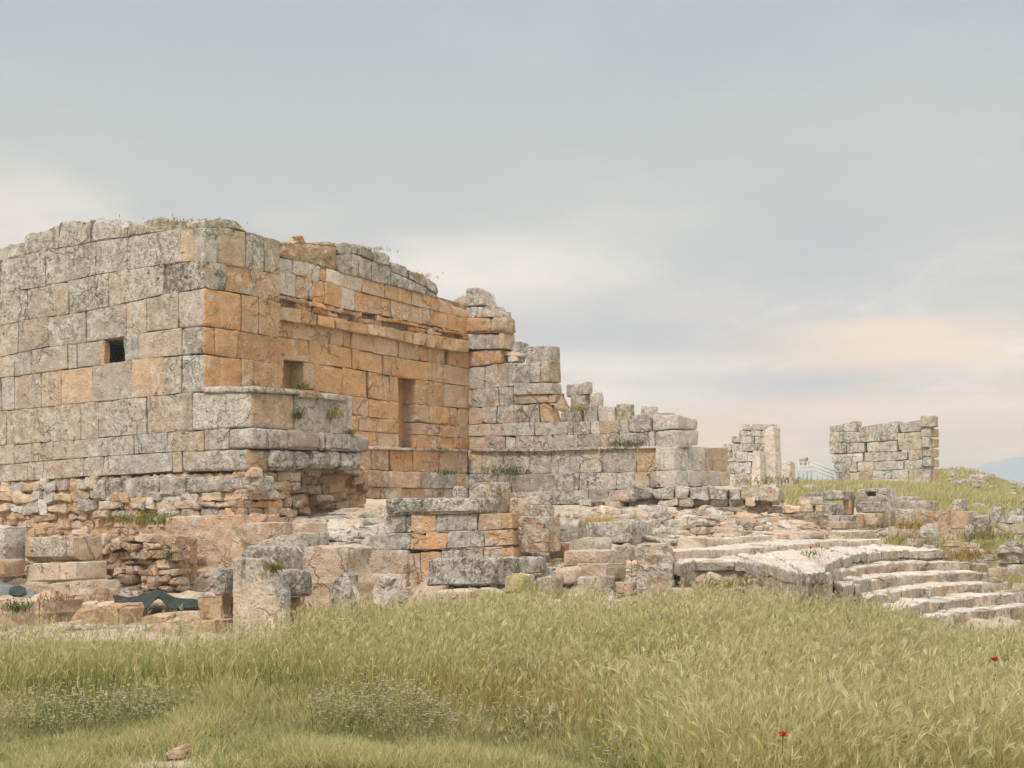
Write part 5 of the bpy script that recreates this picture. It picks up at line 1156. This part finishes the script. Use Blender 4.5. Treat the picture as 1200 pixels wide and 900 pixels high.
# leaves
px, Y = field(330000, -90, 1290); b = place(px, Y); cl = clump(b); n = len(px)
R = np.clip((px-420)/350, 0, 1)
FR_ = lambda px, Y: np.clip(.62+(Y-FRONTB(px))/1.0, .45, 1)*(1-.34*np.clip((px-1010)/90, 0, 1)*np.clip((Y-13)/4, 0, 1))
h = (0.36+.07*cl+.04*R)*rng.uniform(.4, 1.0, n)*np.interp(Y, [7, 13, 21], [1.15, 1.05, .85])*FR_(px, Y)
cg, cy = mixc(n, gG), mixc(n, gY); f = (rng.random(n) < np.clip(.07+.30*R+.45*cl, .02, .95))[:, None]
col = np.where(f, cy, cg)
ora = np.exp(-(((px-640)/150)**2+((Y-12.9)/.8)**2))+.8*np.exp(-(((px-250)/60)**2+((Y-14)/.8)**2)); dk_ = darkz(px, Y)
fo2 = (rng.random(n) < dk_*.75)[:, None]; col = np.where(fo2, mixc(n, [lin(108,118,60,GK), lin(94,106,54,GK), lin(126,130,70,GK)]), col)
fo = (rng.random(n) < ora*.6)[:, None]; col = np.where(fo, mixc(n, gO), col)
az = np.where(rng.random(n) < .5, rng.random(n)*6.28, rng.normal(size=n)*1.1)-.1+1.0*cl
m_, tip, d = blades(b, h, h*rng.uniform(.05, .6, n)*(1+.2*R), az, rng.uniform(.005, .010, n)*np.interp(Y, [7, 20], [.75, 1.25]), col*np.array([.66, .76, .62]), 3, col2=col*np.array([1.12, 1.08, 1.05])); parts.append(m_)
# stalks with heads
px, Y = field(100000, -90, 1290); b = place(px, Y); cl = clump(b); n = len(px); R = np.clip((px-420)/350, 0, 1)
h = (0.44+.10*cl+.03*R)*np.where(rng.random(n) < .05, rng.uniform(1.15, 1.5, n), rng.uniform(.6, 1.15, n))*FR_(px, Y)*np.interp(Y, [7, 17, 21], [1.1, 1.0, .82])
az = np.where(rng.random(n) < .38, rng.random(n)*6.28, rng.normal(size=n)*(.5+.5*R))-.1+1.5*fbm(np.stack([b[:,0]*1.3, b[:,1]*.9, b[:,0]*0+8],-1),2)
col = np.where((rng.random(n) < .24+.36*R+.5*cl)[:, None], mixc(n, gY), mixc(n, gG))
keep = rng.random(n) < np.clip(.62+.5*cl, .12, 1)*(1-.75*darkz(px, Y)); b, h, az, col, R, Y, px, cl = [q_[keep] for q_ in (b, h, az, col, R, Y, px, cl)]; n = len(b)
m_, tip, d = blades(b, h, h*rng.uniform(.03, .34, n)*(1+.9*R), az, rng.uniform(.004, .006, n)*np.interp(Y, [7, 20], [.7, 1.2]), col, 4, curve=2.2, tipw=.5); parts.append(m_)
hc = np.where((rng.random(n) < .18+.40*R+.5*cl)[:, None], mixc(n, gS), mixc(n, [lin(184,179,120,GK), lin(194,186,132,GK), lin(172,169,108,GK)]))
parts += awns(tip, d, rng.uniform(.06, .10, n)*(1+.25*R), rng.uniform(.0035, .0065, n)*np.interp(Y, [7, 20], [.7, 1.2]), hc, 5, .15)
# a second kind: thin dry stalks with loose panicles that stand above the rest, and stray broad leaves and white specks low in it
px, Y = field(9000, -90, 1290); b = place(px, Y); n = len(px)
h = rng.uniform(.42, .72, n)*np.interp(Y, [7, 17, 21], [1.05, 1.0, .75])*np.clip(FR_(px, Y), .5, 1); az = rng.random(n)*6.28; col = mixc(n, [lin(206,190,140,GK), lin(190,172,120,GK), lin(176,160,104,GK)])
m_, tip, d = blades(b, h, h*rng.uniform(.02, .3, n), az, rng.uniform(.003, .005, n), col, 4, curve=2.4, tipw=.6); parts.append(m_)
parts += awns(tip, d, rng.uniform(.05, .13, n), rng.uniform(.004, .007, n), mixc(n, gS), 4, .45)
px, Y = field(26000, -90, 1290); b = place(px, Y); cl = clump(b+7.3); k = cl > .15; b, px, Y = b[k], px[k], Y[k]; n = len(px)
h = rng.uniform(.12, .36, n); m_, tip, d = blades(b, h, h*rng.uniform(.3, 1.1, n), rng.random(n)*6.28, rng.uniform(.012, .022, n), mixc(n, [lin(120,128,68,GK), lin(138,140,80,GK), lin(106,116,62,GK)]), 3); parts.append(m_)
px, Y = field(110000, -90, 1290); k = rng.random(len(px)) < darkz(px, Y)*.55; px, Y = px[k], Y[k]; b = place(px, Y); n = len(px)
h = rng.uniform(.22, .5, n)*np.interp(Y, [7, 17, 21], [1.0, .95, .75]); m_, tip, d = blades(b, h, h*rng.uniform(.2, .7, n), rng.random(n)*6.28, rng.uniform(.009, .016, n), mixc(n, [lin(108,118,58,GK), lin(122,128,66,GK), lin(98,108,54,GK), lin(138,140,76,GK)]), 3); parts.append(m_)
px, Y = field(3400, -90, 1000); b = place(px, Y); n = len(px); b[:, 2] += rng.uniform(.2, .42, n)
a = np.linspace(0, 2*np.pi, 7)[:6]; rad = rng.uniform(.005, .009, n); V = (np.stack([np.cos(a), np.sin(a), np.sin(a)*-.4], -1)[None]*rad[:, None, None]+b[:, None]).reshape(-1, 3)
parts.append((V, (np.arange(n)[:, None, None]*6+np.array([[0, 1, 2, 3], [0, 3, 4, 5]])[None]).reshape(-1, 4), np.tile([.8, .78, .68, 1], (len(V), 1))))
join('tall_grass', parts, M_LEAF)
# mown grass at the front
parts = []
px, Y = scatter(170000, -60, 860, 10.2, 14.0, .5); q_ = scatter(45000, -520, -60, 10.2, 14.0, .5); px = np.concatenate([px, q_[0]]); Y = np.concatenate([Y, q_[1]]); k = Y < FRONTB(px)+.5; px, Y = px[k], Y[k]
dd = np.exp(-(((px-190)/100)**2+((Y-10.75)/.55)**2)); k = rng.random(len(px)) > dd*1.05; px, Y = px[k], Y[k]
b = place(px, Y); n = len(px); cl = clump(b*1.7)
h = rng.uniform(.05, .19, n)*(1+.45*cl)*np.clip(.8+.8*np.clip(1-(FRONTB(px)-Y)/1.2, 0, 1), .8, 1.6)
col = np.where((rng.random(n) < .45+.3*cl)[:, None], mixc(n, [lin(198,184,130,GK), lin(188,174,120,GK)]), mixc(n, [lin(158,160,106,GK), lin(172,170,120,GK), lin(140,146,94,GK)]))
m_, _, _ = blades(b, h, h*rng.uniform(.2, 1.0, n), rng.random(n)*6.28, rng.uniform(.006, .011, n), col*.92, 2, col2=col); parts.append(m_)
join('short_grass', parts, M_LEAF)
# grass of the hill and between the ruins
parts = []
def patchg(n, pxa, pxb, Ya, Yb, h0, h1, cols, wd, pw_=.3, thin=None):
    px, Y = scatter(n, pxa, pxb, Ya, Yb, pw_); b = place(px, Y); nn = len(px)
    k = clump(b*1.3) > (-.9 if thin is None else thin); b = b[k]; nn = len(b)
    h = rng.uniform(h0, h1, nn); col = mixc(nn, cols)
    m_, _, _ = blades(b, h, h*rng.uniform(.1, .7, nn), rng.normal(size=nn)*1.0, rng.uniform(.7, 1.3, nn)*wd, col*.9, 2, col2=col); parts.append(m_)
HC = [lin(190,177,122,GK), lin(176,167,110,GK), lin(202,190,140,GK), lin(158,154,98,GK)]
patchg(46000, 915, 1260, 37, 66, .08, .28, HC, .026); patchg(11000, 930, 1260, 66, 78, .06, .2, HC, .035)
patchg(5000, 1040, 1240, 26, 34, .08, .32, HC, .02, thin=0); patchg(2600, 1196, 1260, 22, 30, .08, .3, HC, .018, thin=-.2); patchg(1500, 1035, 1075, 31, 33, .1, .3, HC, .02)
patchg(4000, 600, 800, 22.5, 31, .05, .22, HC+gG, .014, thin=.1); patchg(2600, 640, 720, 29.5, 31, .1, .3, [lin(196,172,104,GK), lin(176,160,92,GK)], .02); patchg(2500, 470, 620, 21.5, 24.2, .06, .25, HC+gG, .012, thin=-.2)
patchg(2200, 840, 950, 21.3, 23.2, .08, .25, HC+gG, .012); patchg(1500, 430, 520, 21.5, 23.5, .1, .35, gG+gY, .012); patchg(1500, 330, 470, 26, 29, .05, .18, HC, .014, thin=.25); patchg(900, 60, 190, 28.5, 29.4, .08, .25, gG+HC, .014)
patchg(1200, 800, 960, 30, 34, .06, .2, HC, .016, thin=.3); patchg(900, -30, 130, 22.2, 25, .05, .2, HC, .012, thin=.3)
patchg(5200, 400, 1010, 20.2, 22.8, .1, .4, gG+gY, .011, thin=-.25); patchg(2600, 960, 1200, 18.6, 20.8, .12, .4, gG+gY, .011, thin=-.3)
join('hillside_grass', parts, M_LEAF)

# weeds rooted in the masonry, each a plant of its own
GW = 'weeds rooted in the masonry'
def weed(px, py, Y, h, n, cols, label, spread=.12, wd=.02, name='weed_plant', plane=None, group=GW):
    p = plane.hit(px, py)+plane.n*.08 if plane is not None else W(px, py, Y)
    h *= .8; n = int(n*.85)
    b = np.tile(p, (n, 1))+rng.normal(size=(n, 3))*np.array([spread*.5, spread*.35, .015])
    hh = rng.uniform(.4, 1, n)*h
    m_, tip, d = blades(b, hh, hh*rng.uniform(.2, .9, n), rng.random(n)*6.28, rng.uniform(.6, 1.2, n)*wd, mixc(n, cols), 2)
    # leaflets along the stems
    k = n*3; i = rng.integers(0, n, k); bb = b[i]+(tip[i]-b[i])*rng.uniform(.3, 1, k)[:, None]
    m2, _, _ = blades(bb, rng.uniform(.2, .5, k)*h*.35, rng.uniform(.3, .9, k)*h*.3, rng.random(k)*6.28, rng.uniform(.8, 1.6, k)*wd, mixc(k, cols), 2)
    mb = MB(); mb.add(*m_); mb.add(*m2)
    return tag(mb.build(name, M_LEAF, loc=p), label, 'plant', group)
DG = [lin(108,114,66,.85), lin(128,132,78,.85), lin(96,104,60,.85)]; YG = [lin(152,148,74,.8), lin(134,136,66,.8), lin(170,160,90,.8)]; DRY = [lin(190,170,118,.8), lin(176,154,102,.8)]
weed(350, 456, 0, .22, 110, YG, 'bright green tuft on the plinth top under the left niche', plane=PP.shift(-.4))
weed(346, 490, 0, .28, 50, DG, 'thin dark weed in the joint between two plinth blocks', plane=PP)
weed(386, 490, 0, .35, 60, YG, 'straggling green weed hanging on the right plinth block', plane=PP, spread=.2)
weed(406, 509, 0, .18, 60, YG, 'small weed at the right end of the plinth ledge', plane=PP)
weed(222, 264, 0, .08, 260, [lin(160,150,70,.8), lin(146,138,66,.8), lin(176,160,90,.8)], 'yellow mossy grass cap at the top corner of the tall wall', spread=.8, plane=PA.shift(-.3))
weed(425, 294, 0, .12, 120, DRY, 'dry grass on the middle of the orange wall top', spread=.5, plane=PBr.shift(-.12))
weed(482, 325, 0, .13, 160, DRY, 'dry grass tuft near the right end of the orange wall top', spread=.5, plane=PBr.shift(-.12))
weed(540, 362, 0, .2, 90, DRY+YG, 'dry weed beside the big block that crowns the wall junction', spread=.3, plane=PC)
weed(601, 556, 0, .3, 150, DG, 'dark green bush at the foot of the orange and grey wall junction', spread=.5, plane=PC.shift(.3))
weed(520, 556, 0, .16, 80, DG, 'small dark weed on the ledge under the orange wall', spread=.25, plane=PBr.shift(.5))
weed(512, 529, 0, .14, 60, DG, 'low weed row at the base of the right niche', spread=.4, plane=PBr.shift(.3))
weed(738, 523, 0, .22, 130, DG, 'dark weed in the joint below the yellow-mossed block', spread=.4, plane=PC.shift(.1))
weed(686, 481, 0, .2, 90, YG, 'green moss grass among the loose stones of the wall top', spread=.5, plane=PC)
weed(200, 660, 27.5, .45, 90, DG, 'green climber in the cleft of the pit wall', spread=.15)
weed(175, 614, 29.6, .38, 240, YG, 'grass clump on the ledge below the tall wall', spread=.7)
weed(18, 716, 23.2, .25, 90, DG, 'small green weed on the earth bank', spread=.2)
weed(66, 705, 23.2, .22, 60, [lin(176,142,96,.8), lin(160,132,90,.8)], 'reddish dry weed beside the poppies on the earth bank', spread=.3)
weed(322, 668, 22, .18, 110, YG, 'yellow green moss tuft on the pillar stub shoulder', spread=.14)
weed(905, 567, 33.4, .3, 120, YG, 'weeds along the ledge at the foot of the pale wall end', spread=.7)
weed(948, 650, 24.8, .09, 30, YG, 'low green weed on the landing beside two poppies', spread=.16)
weed(1055, 634, 32.3, .24, 170, YG+DRY, 'green weed patch between the staircase and the retaining wall', spread=.9)
weed(1140, 655, 30.5, .34, 170, [lin(178,150,80,.8), lin(160,140,78,.8), lin(190,150,96,.8)], 'ochre dry bush right of the landing', spread=.6)
weed(1065, 620, 33.4, .32, 150, [lin(190,164,88,.8), lin(170,148,80,.8)], 'ochre weed growing against the orange retaining wall', spread=.4)
weed(1148, 632, 32.5, .32, 130, YG+DG+DRY, 'tall green weed among stones right of the retaining wall', spread=.6)
weed(868, 690, 22.3, .30, 160, YG, 'yellow green weeds in the hollow before the landing', spread=.7)

# leafy clumps with tiny white flowers
GF = 'white wildflower clumps at the edge of the tall grass'
def wildflower(px, Y, wX, n, h, label):
    n = int(n*1.0); wX *= 1.15
    p = P3(px, Y, gz((px-HX)/F*Y, Y)); t = thing('wildflower_clump', p, label, 'wildflowers', GF)
    ang = rng.random(n)*6.28; rr = np.sqrt(rng.random(n)); b = np.tile(p, (n, 1))+np.stack([np.cos(ang)*rr*wX, np.sin(ang)*rr*.5, np.zeros(n)], -1)+.12*rng.normal(size=(7, 3))[rng.integers(0, 7, n)]*np.array([1.4, 1, 0]); b[:, 2] = ground_z(b[:, 0], b[:, 1])
    hh = rng.uniform(.35, 1, n)*h*(1.1-.5*rr**2)*rng.uniform(.6, 1.15, n)
    m_, tip, d = blades(b, hh, hh*rng.uniform(.1, .5, n), rng.random(n)*6.28, rng.uniform(.004, .007, n), mixc(n, DG+gG), 2, tipw=.4)
    k = n*5; i = rng.integers(0, n, k); bb = b[i]+(tip[i]-b[i])*rng.uniform(.15, 1, k)[:, None]
    m2, _, _ = blades(bb, rng.uniform(.01, .04, k), rng.uniform(.01, .04, k), rng.random(k)*6.28, rng.uniform(.005, .010, k), mixc(k, DG+gG), 2)
    mb = MB(); mb.add(*m_); mb.add(*m2); mb.build('foliage', M_LEAF, t)
    s = rng.random(n) < .95; c = tip[s]; nf = len(c); a = np.linspace(0, 2*np.pi, 7)[:6]; rad = rng.uniform(.008, .015, nf)
    ring = np.stack([np.cos(a), np.sin(a), np.sin(a)*-.35], -1)[None]*rad[:, None, None]+c[:, None]+np.array([0, 0, .02]); V = ring.reshape(-1, 3)
    Q = (np.arange(nf)[:, None, None]*6+np.array([[0, 1, 2, 3], [0, 3, 4, 5]])[None]).reshape(-1, 4)
    mb = MB(); mb.add(V, Q, np.array([.82, .80, .70, 1])); o = mb.build('blossoms', M_PETAL, t); o['kind'] = 'stuff'
wildflower(460, 12.25, .46, 620, .44, 'bushy dark clump of tiny white flowers in the middle of the grass edge')
wildflower(60, 12.9, .65, 600, .36, 'white flowered clump at the left edge of the meadow')
wildflower(175, 13.2, .35, 260, .30, 'thin white flowered clump right of the left edge clump')
wildflower(775, 10.6, .30, 380, .30, 'low clump of tiny white flowers at the bottom, centre right')
wildflower(640, 12.2, .40, 220, .34, 'sparse white flowers beside rusty orange grass')

# poppies, one by one
GP = 'red poppies'
def poppy(px, py, Y, s, label, stem=.3, col=(.62, .03, .018)):
    p = W(px, py, Y); g0 = p-UP*stem; t = thing('poppy', g0, label, 'poppy', GP)
    mb = MB(); m_, _, _ = blades(g0[None], np.array([stem]), np.array([0.0]), np.array([0.0]), np.array([.006]), np.array([DG[0]]), 3, face=np.array([0.0]), tipw=.8); mb.add(*m_); mb.build('stem', M_LEAF, t)
    mb = MB(); nu, nv = 7, 5
    for k in range(4):
        a0 = k*math.pi/2+rng.normal()*.15; V = []; inner = .8 if k % 2 else 1.0
        for j in range(nv):
            v = j/(nv-1)
            for i in range(nu):
                u = i/(nu-1)*2-1; ang = a0+u*(.95*min(1, .35+v)); rad = s*(.12+.85*v-.25*v*v)*inner; zz_ = s*(.75*v**1.4)+s*.10*math.sin(u*7+k)*v-s*.12*abs(u)**2*v
                V.append(p+np.array([math.cos(ang)*rad, math.sin(ang)*rad, zz_-s*.3]))
        I = np.arange(nu*nv).reshape(nv, nu); Q = np.stack([I[:-1, :-1], I[:-1, 1:], I[1:, 1:], I[1:, :-1]], -1).reshape(-1, 4)
        mb.add(np.array(V), Q, np.array([*(np.array(col)*rng.uniform(.85, 1.15)), 1]))
    mb.build('petals', M_PETAL, t)
    mb = MB(); lv, q_ = lattice(3, 3, 3); b_ = lv/1.5-1; b_ = b_/np.linalg.norm(b_, axis=1, keepdims=True); mb.add(b_*s*.2+p-UP*s*.05, q_, np.array([.02, .02, .015, 1])); mb.build('heart', M_PETAL, t)
poppy(917, 861, 8.0, .032, 'red poppy in the tall grass at the bottom, nearest to the viewer', .6)
poppy(1166, 773, 10.9, .040, 'red poppy in the tall grass below the staircase at the right', .75)
poppy(1166, 797, 10.2, .020, 'faded small poppy just below the larger poppy at the right', .38, (.5, .12, .05))
poppy(74, 625, 26.9, .034, 'poppy on the topmost slabs of the left bank', .12)
poppy(78, 672, 26.2, .030, 'poppy in front of the palest long slab', .15)
poppy(67, 694, 23.1, .034, 'upper of two poppies by the reddish weed', .28)
poppy(70.5, 701, 23.0, .030, 'lower of two poppies by the reddish weed', .2)
poppy(191, 725, 22.6, .034, 'poppy on the rocks before the green sheet', .15)
poppy(740, 657, 24.2, .036, 'dark red poppy left of the reddish pillar stub', .25)
poppy(647, 662, 24.2, .022, 'tiny poppy beside the long speckled block', .2)
poppy(811, 686, 22.4, .034, 'poppy left of the rounded pinkish boulder', .3)
poppy(857, 689, 22.2, .030, 'poppy right of the rounded pinkish boulder', .3)
poppy(868, 692, 22.0, .026, 'small poppy further right of the rounded pinkish boulder', .3)
poppy(950, 641.5, 27.0, .036, 'left one of two poppies on the landing', .12)
poppy(963, 641.5, 26.8, .034, 'right one of two poppies on the landing', .12)
poppy(1139, 651, 29.0, .060, 'orange red blossom in the ochre bush', .35, (.5, .10, .04))
# one small flowering stone of earth in the mown grass
st('earth_mound', 'small bare mound of orange earth in the short grass', 'earth mound', B(188,874,226,893,11.0, top=[(188,886),(196,880),(208,876),(220,879),(226,886)], d=FRONT), lin(205,178,146), 0, depth=.25, mat=M_RUBBLE, r=.05)
for o in BASES:
    del o['_base']
